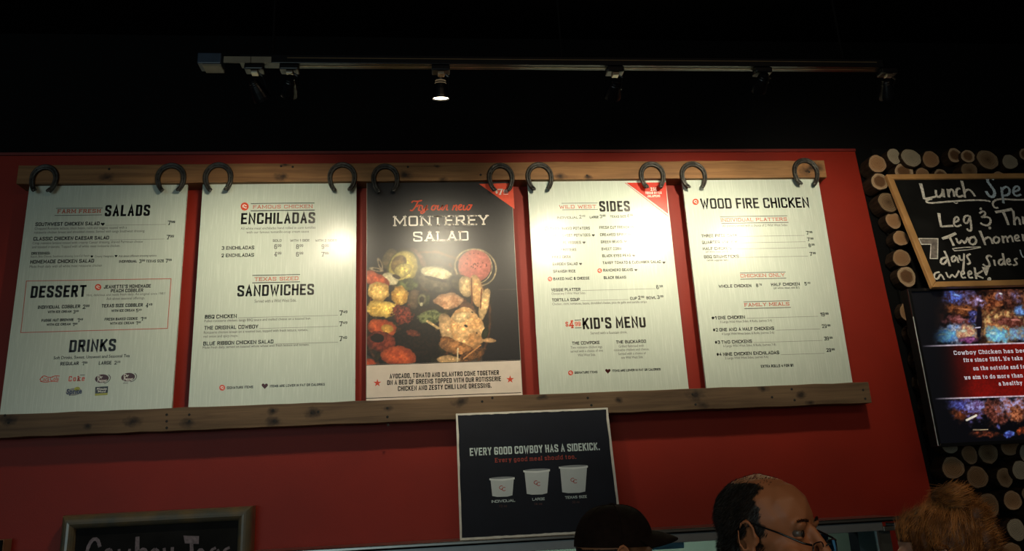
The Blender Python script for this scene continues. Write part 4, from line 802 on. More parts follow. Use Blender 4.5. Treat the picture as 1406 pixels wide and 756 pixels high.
# Two homemade
C([(256, 434), (300, 420), (346, 398)], 16, False); C([(300, 418), (318, 450), (332, 480)], 16, False); C([(346, 430), (364, 472), (384, 438), (400, 470), (424, 425)], 12); C([(470, 420), (434, 428), (430, 462), (460, 476), (482, 448), (462, 420)], 12)
C([(500, 382), (520, 430), (536, 475)], 14, False); C([(528, 440), (556, 420), (574, 436), (584, 468)], 12); C([(610, 420), (588, 430), (592, 460), (620, 462), (630, 430), (604, 420)], 11); C([(646, 415), (654, 462)], 11, False); C([(652, 430), (672, 412), (682, 458)], 10); C([(682, 430), (704, 408), (716, 456)], 10)
C([(726, 436), (756, 426), (746, 406), (724, 420), (732, 450), (762, 444)], 10); C([(776, 404), (784, 450)], 11, False); C([(784, 418), (804, 400), (812, 446)], 10); C([(812, 418), (834, 398), (844, 444)], 10); C([(884, 396), (860, 402), (864, 438), (886, 420), (890, 394), (898, 440)], 10); C([(936, 398), (912, 404), (916, 434), (938, 424)], 10); C([(940, 350), (948, 436)], 11, False)
C([(322, 498), (400, 490), (506, 486)], 6, False); C([(322, 498), (336, 512), (420, 506), (508, 490)], 6, False)
s.k += 1
# Sides 4...
C([(578, 552), (560, 540), (540, 556), (560, 584), (566, 612), (540, 616), (520, 598)], 12); C([(592, 570), (600, 610)], 11, False); C([(650, 566), (624, 572), (622, 600), (644, 606), (660, 576)], 11); C([(648, 528), (664, 606)], 11, False); C([(672, 588), (700, 580), (690, 560), (672, 574), (682, 604), (706, 598)], 10); C([(744, 560), (722, 570), (736, 584), (744, 600), (716, 606)], 10); C([(762, 506), (770, 540), (784, 556)], 8, m='chalkblue')
s.k += 1
# 7 days a week!
for P_ in ([(104, 432), (228, 434), (226, 562), (178, 562), (184, 470), (122, 470), (104, 432)],): C(P_, 6, False)
s.P('chalk_fill', 'chalkgrey7', [q(*p) for p in [(108, 436), (225, 438), (223, 558), (182, 558), (188, 466), (124, 466)]]) if False else None
M_['chalkgrey7'] = mat('smeared_chalk', (0.16, 0.135, 0.12), .9, var=.4, nscale=60)
s.P('smeared_seven', 'chalkgrey7', [q(*p) for p in [(108, 436), (225, 438), (186, 468), (124, 466)]][::-1]); s.P('smeared_seven', 'chalkgrey7', [q(*p) for p in [(225, 438), (223, 558), (182, 558), (186, 468)]][::-1])
C([(284, 555), (252, 560), (244, 590), (266, 602), (290, 570)], 12); C([(270, 512), (292, 560), (306, 612)], 13, False); C([(340, 545), (318, 552), (320, 585), (340, 578), (350, 545), (362, 590)], 11); C([(366, 540), (372, 575), (396, 570)], 11); C([(398, 530), (396, 590), (392, 640)], 11, False); C([(440, 532), (412, 545), (430, 570), (440, 592), (418, 600)], 11)
C([(240, 650), (206, 655), (202, 690), (228, 698), (246, 656), (270, 700)], 10); C([(280, 650), (300, 694), (322, 660), (340, 692), (366, 640)], 10); C([(376, 668), (402, 660), (394, 640), (376, 652), (384, 690), (410, 684)], 10); C([(422, 668), (450, 660), (440, 640), (422, 652), (430, 690), (456, 684)], 10); C([(466, 620), (478, 695)], 11, False); C([(520, 640), (474, 668), (524, 690)], 10, False)
s.P('chalk_lettering', 'chalk', [q(*p) for p in [(512, 616), (562, 622), (546, 672), (538, 672)]][::-1]); s.disc('chalk_lettering', 'chalk', *q(562, 696), 2.8)

pl = Plane((-1.357, .0, 1.0), (1, 0, 0), (0, 0, 1)); CW, LH = .673, .656
greyw = mat('grey_driftwood_frame', srgb(104, 88, 62), .28, var=.3, nscale=5, stretch=(3, 3, 3), c2=srgb(70, 72, 66), bump=.2, coat=.3)
r = thing('teas_chalkboard', (-1.357 + CW/2, .05, 1.0), 'chalkboard in a rounded grey wooden frame at the lower left of the red wall', 'chalkboard')
b = MB(); b.obox(pl, .02, .02, CW-.02, LH-.02, -.055, -.012); b.build('slate', chalkb, r)
def moulding(name, a, bb, inn):
    """rounded moulding between two mitred corners"""
    a = np.array(a, float); bb = np.array(bb, float); inn = np.array(inn, float); t = (bb-a)/np.linalg.norm(bb-a); w_ = .052; vs = []; prof = []
    for k in range(11): th = math.pi*k/10; prof.append((w_/2 - w_/2*math.cos(th), .036*math.sin(th)**.8 - .022))
    prof = [(0, -.058)] + prof + [(w_, -.058)]; n_ = len(prof); bx = MB()
    for end, sg in ((a, 1), (bb, -1)):
        for (o_, d) in prof: p = end + inn*o_ + t*sg*o_; vs.append(pl.pt(p[0], p[1], d))
    bx.add(vs, [(i, i+1, n_+i+1, n_+i) for i in range(n_-1)] + [(n_-1, 0, n_, 2*n_-1)] + [tuple(range(n_))[::-1], tuple(range(n_, 2*n_))]); return bx.build(name, greyw, r, smooth=False)
moulding('frame_rail', (0, LH), (CW, LH), (0, -1)); moulding('frame_rail', (CW, 0), (0, 0), (0, 1)); moulding('frame_stile', (0, 0), (0, LH), (1, 0)); moulding('frame_stile', (CW, LH), (CW, 0), (-1, 0))
s = Sheet(r, pl, -.0114); TE = s; q = Z(s, 80, 690, 5.021)
def C2(pts, t, smooth=True): s.path('chalk_lettering', 'chalkgrey', [q(*p) for p in pts], t / 5.021, smooth, chalk=.1)
M_['chalkgrey'] = mat('lilac_chalk', (0.16, 0.13, 0.15), .9, var=.35, nscale=90)
C2([(278, 305), (262, 248), (222, 252), (186, 330), (190, 400), (240, 430), (280, 400)], 24)
C2([(350, 320), (315, 330), (312, 400), (350, 420), (372, 370), (350, 320)], 20); C2([(410, 320), (420, 410), (450, 340), (470, 410), (484, 318)], 18); C2([(538, 234), (536, 330), (538, 420)], 30, False); C2([(540, 340), (590, 310), (610, 370), (560, 420)], 20)
C2([(660, 318), (630, 340), (640, 410), (680, 400), (690, 340), (660, 318)], 20); C2([(722, 312), (730, 380), (764, 380)], 20); C2([(780, 306), (776, 400), (750, 470)], 22, False)
s.P('chalk_lettering', 'chalkgrey', [q(*p) for p in [(856, 226), (964, 230), (962, 284), (866, 280)]][::-1]); C2([(912, 280), (916, 430)], 26, False); C2([(950, 370), (1000, 356), (985, 318), (955, 330), (950, 400), (1000, 410)], 18); C2([(1080, 310), (1040, 330), (1050, 400), (1090, 380), (1096, 310), (1110, 410)], 18); C2([(1176, 308), (1130, 330), (1160, 365), (1170, 400), (1130, 415)], 18)

# box sign in the lower left corner
r = thing('wall_box', (-1.77, WY, 1.2), 'black-faced box with a tan wooden side on the wall, lower left corner', 'box')
b = MB(); b.box((-2.0, .004, 1.2), (-1.547, WY, 1.583)); b.build('body', mat('tan_plywood', (0.20, 0.10, 0.055), .6), r, bevel=.002)
b = MB(); b.box((-1.998, -.004, 1.202), (-1.549, .004, 1.581)); b.build('front_panel', M_['black2'], r, bevel=.003)

# ------------------------------------------------------------------ screen
pl = Plane((1.958, -.15, 1.747), (1, 0, 0), (0, 0, 1)); TW, TH = 1.14, .642
r = thing('wall_screen', (1.958 + TW/2, -.1, 1.747), 'large flat screen showing roast chicken below the lunch chalkboard', 'screen')
b = MB(); b.obox(pl, 0, 0, TW, TH, -.05, -.006); b.build('housing', M_['black2'], r, bevel=.004)
bz = .013; bezel = mat('glossy_black_bezel', (.008, .008, .009), .15)
bar(pl, [(0, 0), (bz, bz), (bz, TH-bz), (0, TH)][::-1], -.007, .003, 'bezel', bezel, r, .0015); bar(pl, [(TW, TH), (TW-bz, TH-bz), (TW-bz, bz), (TW, 0)][::-1], -.007, .003, 'bezel', bezel, r, .0015)
bar(pl, [(0, TH), (bz, TH-bz), (TW-bz, TH-bz), (TW, TH)][::-1], -.007, .003, 'bezel', bezel, r, .0015); bar(pl, [(TW, 0), (TW-bz, bz), (bz, bz), (0, 0)][::-1], -.007, .003, 'bezel', bezel, r, .0015)
b = MB(); b.obox(pl, -.0012, .004, .0008, TH-.12, .0015, .0042); b.build('edge_highlight', mat('painted_edge_highlight', (.5, .55, .56), .35, var=.5, nscale=14), r)  # pale strip paints the highlight along the screen's left edge
b = MB(); b.box((2.3, -.1, 1.9), (2.7, .08, 2.2)); b.build('wall_bracket', M_['lamp'], r)
def tv(X0, Y0):
    X, Y = (X0 - 1240) * 3.434, (Y0 - 390) * 3.434; xs = X - (Y * .11)    # shear follows the picture's left edge
    p = Paint(X, Y, (4, 4, 8)); E = p.ell; 
    top = Y < 285
    E(420, 150, 270, 150, 0, (70, 34, 22), .2, .2, tex=.5, c2=(14, 7, 6), ts=26); E(800, 150, 270, 160, 0, (84, 40, 22), .2, .2, tex=.5, c2=(14, 7, 6), ts=26)
    rr = random.Random(11)
    for (x, y, rx, ry, a, c, c2) in [(285, 70, 90, 50, 10, (96, 84, 130), (50, 22, 18)), (245, 58, 44, 26, 10, (90, 116, 216), (60, 40, 60)), (345, 85, 48, 34, 15, (150, 130, 176), (80, 36, 24)), (300, 125, 90, 22, 8, (148, 84, 44), (60, 26, 12)), (440, 70, 44, 66, 20, (170, 96, 56), (70, 30, 16)), (460, 52, 26, 22, 20, (180, 170, 220), (110, 60, 60)), (520, 60, 50, 50, 0, (120, 66, 50), (40, 18, 12)), (545, 62, 34, 22, 20, (150, 130, 180), (80, 50, 60)),
        (262, 172, 66, 24, 4, (150, 84, 84), (80, 34, 30)), (330, 150, 22, 30, 0, (90, 90, 160), (20, 16, 40)), (236, 232, 112, 42, -6, (190, 200, 226), (110, 150, 214)), (190, 245, 56, 26, -6, (130, 210, 240), (90, 150, 230)), (300, 230, 44, 34, 0, (232, 200, 150), (180, 110, 90)), (310, 262, 40, 14, 0, (170, 90, 150), (90, 40, 80)), (470, 205, 92, 72, 6, (236, 190, 120), (170, 100, 60)), (440, 240, 56, 34, 10, (140, 220, 226), (110, 170, 220)), (505, 175, 70, 24, 4, (150, 84, 70), (80, 36, 26)), (560, 120, 30, 26, 0, (120, 170, 230), (80, 100, 160)), (540, 235, 40, 30, 0, (150, 210, 230), (120, 140, 190)),
        (640, 80, 80, 60, 10, (150, 90, 60), (60, 28, 16)), (680, 210, 100, 66, 0, (226, 186, 130), (150, 90, 60)), (820, 90, 90, 60, 0, (130, 80, 60), (50, 24, 14)), (880, 210, 110, 66, 0, (190, 200, 220), (150, 100, 70)), (1020, 130, 100, 90, 0, (140, 80, 50), (60, 26, 14))]:
        E(x, y, rx * 1.1, ry * 1.1, a, c, .5, .62, tex=.5, c2=c2, ts=11); E(x + rr.uniform(-.4, .4)*rx, y - .3*ry, rx*.35, ry*.2, a, [min(255, q_*1.35 + 24) for q_ in c], .8, .9, tex=.3, ts=7)
    E(358, 185, 14, 90, 0, (20, 12, 26), .4, .4); p.seg(342, 205, 364, 203, 2, (230, 220, 240))
    k = (Y > 548)
    low = Paint(X, Y, (3, 3, 7)); E = low.ell
    for (x, y, rx, ry, a, c, c2) in [(300, 590, 90, 56, 14, (110, 100, 170), (60, 26, 22)), (255, 565, 50, 22, 10, (110, 120, 220), (60, 50, 110)), (260, 615, 40, 26, 40, (170, 84, 46), (80, 34, 16)), (350, 570, 50, 26, 0, (170, 170, 240), (90, 60, 100)), (440, 600, 60, 60, -20, (150, 80, 66), (60, 26, 18)), (520, 580, 70, 50, 0, (180, 170, 220), (150, 80, 60)), (540, 610, 40, 36, 0, (200, 120, 80), (90, 40, 20)), (680, 590, 110, 60, 0, (170, 130, 150), (90, 40, 30)), (880, 600, 120, 60, 0, (150, 120, 170), (90, 40, 30)),
        (390, 705, 70, 16, 4, (120, 54, 34), (30, 12, 8)), (500, 706, 30, 14, 0, (110, 140, 240), (40, 40, 100)), (560, 690, 24, 16, -20, (190, 80, 40), (70, 26, 12)), (450, 670, 8, 16, -20, (120, 120, 200), (40, 40, 80)), (640, 700, 60, 16, 0, (130, 70, 50), (40, 16, 10)), (800, 705, 90, 16, 0, (110, 70, 70), (40, 16, 10))]: E(x, y, rx, ry, a, c, .5, .7, tex=.5, c2=c2, ts=10)
    low.seg(300, 640, 345, 618, 5, (226, 216, 196)); low.seg(330, 686, 400, 684, 1.5, (220, 190, 150))
    sl = -.032; yt = 292 + (X-90)*sl; yb = 540 + (X-150)*sl
    band = np.clip((X - 130 - .12*(Y-290)) / 190, 0, 1)[..., None] ** 1.3; n = fbm(X, Y, 90, 9)[..., None]
    bc = (np.array((120, 12, 6)) * (.75 + .4*n)) * band * .95 + np.array((6, 4, 6)) * (1-band)
    mid = (Y > yt) & (Y < yb); c = np.where((Y >= yb)[..., None], low.c, p.c); c = np.where(mid[..., None], bc, c)
    fade = np.clip((X - 110 - .10*Y) / 110, 0, 1)[..., None]; c = c * fade + np.array((3, 4, 8)) * (1-fade)
    for y_, x_ in ((yt, 90), (yb, 150)):
        d = np.abs(Y - y_); kk = (np.clip(1.6 - d/2.6, 0, 1) * np.clip((X - x_) / 120, 0.0, 1) ** .6)[..., None]; c = c*(1-kk) + np.array((216, 200, 214))*kk
    n2 = fbm(X, Y, 7, 41, 2)[..., None]; return np.clip(c * (.8 + .4*n2), 0, 255)
painted('screen_picture', pl, bz, bz, TW - bz, TH - bz, 460, 260, tv, attr_mat('screen_glow', True, .85, .2), r, -.005)
M_['glow'] = emis('screen_lettering_white', (.85, .80, .84), .62)
s = Sheet(r, pl, -.0042); TVS = s; q = Z(s, 1240, 390, 3.434)
for t, xa, y, xb in (('Cowboy Chicken has been cooking', 244, 332, 716), ('fire since 1981. We take', 290, 366, 568), ('on the outside and for', 336, 405, 592), ('we aim to do more than', 294, 448, 568), ('a healthy', 456, 477, 566)):
    a_ = q(xa, y); b_ = q(xb, y); s.T('screen_lettering', 'glow', t, a_[0], a_[1], b_[0], 5.6, .17, True, gap=.34)

# ------------------------------------------------------------------ wall of log ends
def log_mat(name, rings, bark=False):
    k = N(name); k.set(Roughness=.85); k.b.inputs['Specular IOR Level'].default_value = .2
    tc = k.n('ShaderNodeTexCoord'); sp = k.n('ShaderNodeSeparateXYZ'); k.l(tc.outputs['Object'], sp.inputs[0]); cb = k.n('ShaderNodeCombineXYZ'); k.l(sp.outputs[0], cb.inputs[0]); k.l(sp.outputs[2], cb.inputs[2])
    ln = k.n('ShaderNodeVectorMath', operation='LENGTH'); k.l(cb.outputs[0], ln.inputs[0])
    no = k.n('ShaderNodeTexNoise'); no.inputs['Scale'].default_value = 2.2; no.inputs['Detail'].default_value = 4; k.l(tc.outputs['Object'], no.inputs[0])
    m1 = k.n('ShaderNodeMath', operation='MULTIPLY_ADD'); m1.inputs[1].default_value = .35; k.l(no.outputs[0], m1.inputs[0]); k.l(ln.outputs['Value'], m1.inputs[2])
    rp = k.n('ShaderNodeValToRGB'); e = rp.color_ramp.elements
    while len(e) < len(rings): e.new(.5)
    for el, (p_, c_) in zip(e, rings): el.position = p_; el.color = (*c_, 1)
    k.l(m1.outputs[0], rp.inputs[0])
    wv = k.n('ShaderNodeMath', operation='SINE'); m2 = k.n('ShaderNodeMath', operation='MULTIPLY'); m2.inputs[1].default_value = 46; k.l(m1.outputs[0], m2.inputs[0]); k.l(m2.outputs[0], wv.inputs[0])
    mr = k.n('ShaderNodeMapRange'); mr.inputs[1].default_value = -1; mr.inputs[2].default_value = 1; mr.inputs[3].default_value = .62; mr.inputs[4].default_value = 1.12; k.l(wv.outputs[0], mr.inputs[0])
    oi = k.n('ShaderNodeObjectInfo'); m3 = k.n('ShaderNodeMapRange'); m3.inputs[3].default_value = .72; m3.inputs[4].default_value = 1.2; k.l(oi.outputs['Random'], m3.inputs[0])
    m4 = k.n('ShaderNodeMath', operation='MULTIPLY'); k.l(mr.outputs[0], m4.inputs[0]); k.l(m3.outputs[0], m4.inputs[1])
    vm = k.n('ShaderNodeVectorMath', operation='SCALE'); k.l(rp.outputs[0], vm.inputs[0]); k.l(m4.outputs[0], vm.inputs['Scale']); k.l(vm.outputs[0], k.b.inputs['Base Color'])
    return k.m
tan = (.245, .128, .060); M_['logA'] = log_mat('tan_log_end', [(0, (.13, .07, .035)), (.25, tan), (.85, (.27, .148, .075)), (1.1, (.31, .19, .11))])
M_['logB'] = log_mat('ringed_log_end', [(0, (.10, .05, .022)), (.72, (.12, .058, .026)), (.86, (.30, .20, .12)), (1.1, (.36, .25, .16))])
M_['logC'] = log_mat('pale_log_end', [(0, (.24, .20, .14)), (.6, (.28, .23, .165)), (1.1, (.30, .25, .18))])
M_['logD'] = log_mat('split_heart_log_end', [(0, (.035, .02, .01)), (.35, (.11, .062, .03)), (.8, (.17, .105, .058)), (1.1, (.2, .135, .08))])
bark = mat('rough_bark', (.022, .013, .008), .95, var=.5, nscale=70, stretch=(1, .3, 1), bump=1, spec=.1)
def log_mesh(seed, m):
    rr = random.Random(seed); n = 22; a1, a2, p1, p2, p3 = rr.uniform(.02, .07), rr.uniform(.01, .045), rr.uniform(0, 6), rr.uniform(0, 6), rr.uniform(0, 6)
    R = [1 + a1*math.sin(2*t+p1) + a2*math.sin(3*t+p2) + .02*math.sin(7*t+p3) + rr.uniform(-.02, .02) for t in [2*math.pi*k/n for k in range(n)]]
    vs = []; fs = []; mi = []
    for (y, k_) in ((0, .93), (.02, 1.0), (.5, 1.03), (1.0, 1.05)):
        for i, r_ in enumerate(R): t = 2*math.pi*i/n; vs.append((math.cos(t)*r_*k_*(1 + (rr.uniform(-.02, .02) if y > .1 else 0)), y, math.sin(t)*r_*k_))
    for j in range(3):
        for i in range(n): fs.append((j*n+i, j*n+(i+1) % n, (j+1)*n+(i+1) % n, (j+1)*n+i)); mi.append(1)
    c = len(vs); vs.append((0, -.004, 0))
    for i in range(n): fs.append((c, (i+1) % n, i)); mi.append(0)
    me = bpy.data.meshes.new('log'); me.from_pydata(vs, [], fs); me.materials.append(m); me.materials.append(bark); me.polygons.foreach_set('material_index', mi); return me
LM = {k: [log_mesh(hash_, M_['log' + k]) for hash_ in range(ord(k), ord(k) + 4)] for k in 'ABCD'}
logs = [(1204.7, 224.7, 13.5, 12.5, 'A'), (1227.5, 214.4, 10, 11, 'C'), (1251, 216.6, 14, 13.2, 'C'), (1278, 218.6, 12.4, 12.2, 'A'), (1311, 213, 10.4, 10.6, 'B'), (1329, 214.4, 10, 9.6, 'B'), (1356, 219, 15, 14.4, 'D'), (1386.7, 222, 11.6, 10.5, 'C'), (1408, 212, 9, 9, 'B'),
    (1241, 235, 14, 11.5, 'B'), (1267, 240, 11, 10, 'A'), (1292, 241, 10, 10, 'B'), (1331, 234, 12, 12, 'D'), (1372, 244, 11, 9, 'A'), (1208, 249, 12.6, 12.4, 'B'), (1220, 277.5, 14.5, 14.4, 'D'), (1227, 302.5, 12, 11.5, 'A'), (1237, 326.7, 11.6, 11.2, 'A'), (1238, 354, 13.6, 12, 'A'), (1245, 379.4, 14, 14.2, 'B'),
    (1245, 428, 10, 13, 'A'), (1254, 458, 9, 13, 'D'), (1262, 492, 9, 12, 'A'), (1269, 524, 10, 13, 'D'), (1277, 556, 10, 13, 'A'), (1283, 586, 9, 11, 'D'),
    (1304, 613, 11.5, 10, 'C'), (1331.5, 624, 12.2, 13.2, 'A'), (1357, 622, 14.6, 15, 'D'), (1387, 613, 14.4, 13, 'A'), (1410, 622, 11, 13, 'C'), (1308.7, 641.7, 17, 16.4, 'A'), (1342, 654.5, 15.4, 16.8, 'A'), (1379.7, 655, 11.8, 14.8, 'D'), (1402, 645, 13.5, 14, 'C'), (1357.5, 693, 16.4, 17, 'A'), (1390.5, 686.6, 14, 14, 'A'), (1412, 680, 9, 12, 'D'), (1361, 730.6, 12.6, 15.8, 'A'), (1395.5, 726.7, 13.8, 16, 'C'), (1390, 757, 15, 13, 'A'),
    (1320, 690, 13, 14, 'A'), (1332, 724, 13, 13, 'D'), (1310, 745, 14, 14, 'A'), (1342, 760, 12, 12, 'A'), (1430, 650, 14, 15, 'A'), (1425, 705, 15, 15, 'D'), (1428, 745, 13, 14, 'A'), (1428, 222, 11, 11, 'A'), (1450, 216, 11, 11, 'C'), (1474, 224, 12, 12, 'A'), (1458, 640, 13, 14, 'A'), (1455, 690, 14, 15, 'C'), (1460, 735, 14, 14, 'A')]
r = thing('log_wall', (2.5, .08, 1.3), 'wall of round sawn log ends around the screen and chalkboard', 'log wall')
b = MB(); b.box((2.06, .065, 1.2), (3.3, .0795, 3.12)); b.build('backing_board', M_['black2'], r)
for i, (x, y, rx, ry, k) in enumerate(logs):
    rr = random.Random(i * 31 + 4); Yf = rr.uniform(-.012, .02) if y < 400 or y > 600 else .03
    if x > 1330 and y > 600: Yf = rr.uniform(-.03, .0)
    p = at(x, y, Yf); e1 = at(x + rx, y, Yf); e2 = at(x, y - ry, Yf)
    o = bpy.data.objects.new('log', rr.choice(LM[k])); col.objects.link(o); o.parent = r
    o.location = p - wl(r); o.scale = (abs(e1.x - p.x) * .98, .066 - Yf, abs(e2.z - p.z) * .98)
    o.rotation_euler = (0, 0, 0)
# object scale also turns the end texture with it: each log is spun through its own mesh variant

# ------------------------------------------------------------------ track and lamps
TZ, TY = 3.032, -.8
r = thing('lighting_track', (.42, TY, TZ), 'long black ceiling track carrying the spotlights', 'lighting track')
b = MB(); b.box((-.60, TY-.018, TZ-.012), (1.585, TY+.018, TZ+.018)); b.build('rail', M_['lamp'], r, bevel=.002)
gold = mat('painted_rail_highlight', (.16, .12, .07), .4, metal=.6)
for dy in (-.019, -.006):
    b = MB(); b.box((-.45, TY+dy-.0012 if dy < -.01 else TY-.003, TZ-.0135 if dy > -.01 else TZ + .004), (1.56, TY+dy+.0012 if dy < -.01 else TY+.003, TZ-.0115 if dy > -.01 else TZ+.0065)); b.build('rail_highlight', gold, r)  # warm strips paint the highlight lines along the rail
b = MB(); b.box((-.728, TY-.026, TZ-.02), (-.655, TY+.026, TZ+.018)); b.build('feed_box', mat('feed_box_blue', (.02, .035, .06), .4), r, bevel=.003)
b = MB(); b.box((-.712, TY-.022, TZ-.027), (-.655, TY+.022, TZ-.0205)); b.build('feed_cover', M_['tracktan'], r)
b = MB(); b.box((-.648, TY-.021, TZ-.0145), (-.565, TY-.0185, TZ+.008)); b.build('cover_plate', M_['tracktan'], r); b = MB(); b.box((-.563, TY-.021, TZ-.0145), (-.50, TY-.0185, TZ+.008)); b.build('cover_plate', M_['tracktan'], r)
for x in (-.5, .45, 1.45):
    b = MB(); b.tube([(x, TY, TZ+.018), (x, TY, 3.7)], .004, 8); b.build('suspension_rod', M_['black'], r)
M_['lens'] = emis('lamp_lens_glow', (1, .86, .6), 14); M_['leak'] = emis('lamp_vent_glow', (1, .72, .4), .10)
lamps = [(350, (354, 124), (-1.02, 0, 2.35), .95, 'spotlight tilted to the right at the left end of the track', (.45, .1)), (398, (398, 118), (-.66, 0, 2.55), .92, 'spotlight second from the left end of the track', None), (605, (605, 122), (.03, -.16, 2.2), 1.9, 'spotlight showing its glowing rim above the salad poster', None),
    (843, (843, 122), (.60, 0, 2.60), 1.5, 'spotlight above the SIDES board', None), (1045, (1045, 113), (1.10, 0, 2.62), 1.9, 'spotlight above the WOOD FIRE CHICKEN board', None), (1216, (1217, 122), (1.72, 0, 2.6), 1.15, 'slanted spotlight at the right end of the track', None)]
for i, (tx, (hx, hy), tgt, pw, lab, _) in enumerate(lamps):
    top = at(tx, 90, TY); tx_ = top.x; head = Vector(at(hx, hy, TY)); d = (Vector(tgt) - head).normalized()
    if i == 2: d = Vector((0, .27, -.96)).normalized()
    if i == 0: d = Vector((.35, .62, -.62)).normalized()
    if i == 5: d = Vector((.30, .60, -.70)).normalized()
    r = thing('track_spotlight', (tx_, TY, TZ-.012), 'black ' + lab, 'spotlight', 'spotlights on the ceiling track')
    b = MB(); b.box((tx_-.03, TY-.019, TZ-.034), (tx_+.03, TY+.019, TZ-.0145)); b.build('adapter', M_['lamp'], r, bevel=.004)
    b = MB(); b.box((tx_-.010, TY-.012, TZ-.044), (tx_+.012, TY+.012, TZ-.034)); b.build('swivel_joint', M_['lampnickel'], r, bevel=.002)
    b = MB(); b.tube([(tx_+.014, TY, TZ-.040), (tx_+.026, TY, TZ-.050), (head.x+.027, TY, head.z+.014), (head.x+.025, TY, head.z-.002)], .0028, 6); b.build('yoke', M_['lamp'], r)
    o0 = head - d * .036; S_ = .70
    b = MB(); b.lathe(o0, d, [(a_*S_, r_*S_) for a_, r_ in [(0, .012), (.003, .021), (.018, .023), (.030, .027), (.055, .034), (.085, .0405), (.098, .042), (.098, .0385), (.07, .034), (.045, .020)]], 28, cap0=True, cap1=True); b.build('housing', M_['lamp'], r, smooth=False)
    b = MB(); b.lathe(o0 + d * .008, d, [(0, .0165), (.002, .0178), (.004, .0165)], 24, cap0=False, cap1=False); b.lathe(o0 + d * .016, d, [(0, .0175), (.002, .0192), (.004, .0178)], 24, cap0=False, cap1=False); b.build('cooling_rings', M_['leak'] if i == 2 else M_['lamp'], r)  # poster lamp's rings emit faintly, standing in for light leaking through its vents
    b = MB(); b.lathe(o0 + d * (.054 if i != 2 else .064), d, [(0, .0245), (.0015, .0245)], 24); b.build('lens', M_['lens'], r)
    l = bpy.data.lights.new('lamp_beam', 'SPOT'); l.energy = LAMP_POWER * pw; l.color = LAMP_COLOR; l.spot_size = R_(112 if i == 5 else 84); l.spot_blend = 1.0; l.shadow_soft_size = .03
    lo = bpy.data.objects.new('lamp_beam', l); col.objects.link(lo); lo.parent = r; lo.location = o0 + d * .074 - wl(r)
    aim = (Vector(tgt) - (o0 + d * .074)).normalized() if i not in (2,) else Vector((.0, .78, -.5)).normalized(); lo.rotation_euler = aim.to_track_quat('-Z', 'Y').to_euler()
for s in SH + [CARD, CH, TE, TVS]: pass
flush_fonts()
for s in SH + [CARD, CH, TE, TVS]: s.flush()
# ------------------------------------------------------------------ people
def ico(v, f, c, r, Mx=None, lv=2):
    bm = bmesh.new(); bmesh.ops.create_icosphere(bm, subdivisions=lv, radius=1); b = len(v)
    for q in bm.verts:
        p = Vector((q.co.x*r[0], q.co.y*r[1], q.co.z*r[2]))
        if Mx: p = Mx @ p
        v.append(tuple(Vector(c) + p))
    f += [tuple(b + q.index for q in fc.verts) for fc in bm.faces]; bm.free()
class Body:
    def __init__(s): s.v = []; s.f = []
    def e(s, c, r, rot=(0, 0, 0), T=None):
        from mathutils import Euler
        Mx = Euler([R_(a) for a in rot]).to_matrix(); c = Vector(c)
        if T is not None: Mx = T.to_3x3() @ Mx; c = T @ c
        ico(s.v, s.f, c, r if isinstance(r, (tuple, list)) else (r,)*3, Mx); return s
    def cap(s, a, b, ra, rb, T=None, fl=1.0):
        a, b = Vector(a), Vector(b); n = max(2, int((b-a).length / (min(ra, rb)*.30)) + 1)
        for i in range(n + 1): k = i/n; r = ra + (rb-ra)*k; s.e(a.lerp(b, k), (r, r*fl, r), T=T)
        return s
    def mesh(s, vox, smooth=3):
        me = bpy.data.meshes.new('b'); me.from_pydata(s.v, [], s.f); o = bpy.data.objects.new('b', me); col.objects.link(o)
        m = o.modifiers.new('r', 'REMESH'); m.mode = 'VOXEL'; m.voxel_size = vox; m = o.modifiers.new('s', 'SMOOTH'); m.iterations = smooth; m.factor = .5
        dg = bpy.context.evaluated_depsgraph_get(); dg.update(); me2 = bpy.data.meshes.new_from_object(o.evaluated_get(dg)); bpy.data.objects.remove(o); bpy.data.meshes.remove(me)
        me2.polygons.foreach_set('use_smooth', [True]*len(me2.polygons)); return me2
def head_prims(B, T, fem=False):
    j = .93 if fem else 1
    B.e((-.012, 0, .030), (.097, .0775, .088), T=T).e((.030, 0, .036), (.062, .064, .068), (0, 0, 0), T).e((.040, 0, -.030), (.050, .056*j, .062), T=T)
    B.e((.030, 0, -.078), (.050, .050*j, .034), T=T).e((.074, 0, -.100), (.020, .022, .016), T=T).e((-.055, 0, -.03), (.05, .058, .05), T=T)
    for y in (-1, 1):
        B.e((.060, y*.038, -.036), (.022, .020, .020), T=T).e((.079, y*.027, .021), (.013, .024, .007), (0, 0, -y*18), T)
        B.e((.0785, y*.0315, .0125), (.0100, .017, .0062), T=T).e((.077, y*.0315, -.0045), (.008, .015, .0042), T=T)
        B.e((.100, y*.011, -.040), (.010, .008, .008), T=T)
        # ear: plate, rim and lobe
        B.e((-.004, y*.078, -.006), (.017, .005, .029), (0, -12, y*18), T)
        for k in range(15):
            a = R_(-70 + 250*k/14); B.e((-.006 - .0171*math.cos(a), y*.087, -.002 + .029*math.sin(a)), .0042, T=T)
        B.e((.002, y*.080, -.032), (.008, .005, .010), T=T).e((.013, y*.079, -.008), (.005, .005, .008), T=T)
    B.cap((.090, 0, .010), (.113, 0, -.034), .0085, .0125, T).e((.093, 0, -.068), (.013, .024, .006), T=T).e((.090, 0, -.079), (.013, .021, .007), T=T)
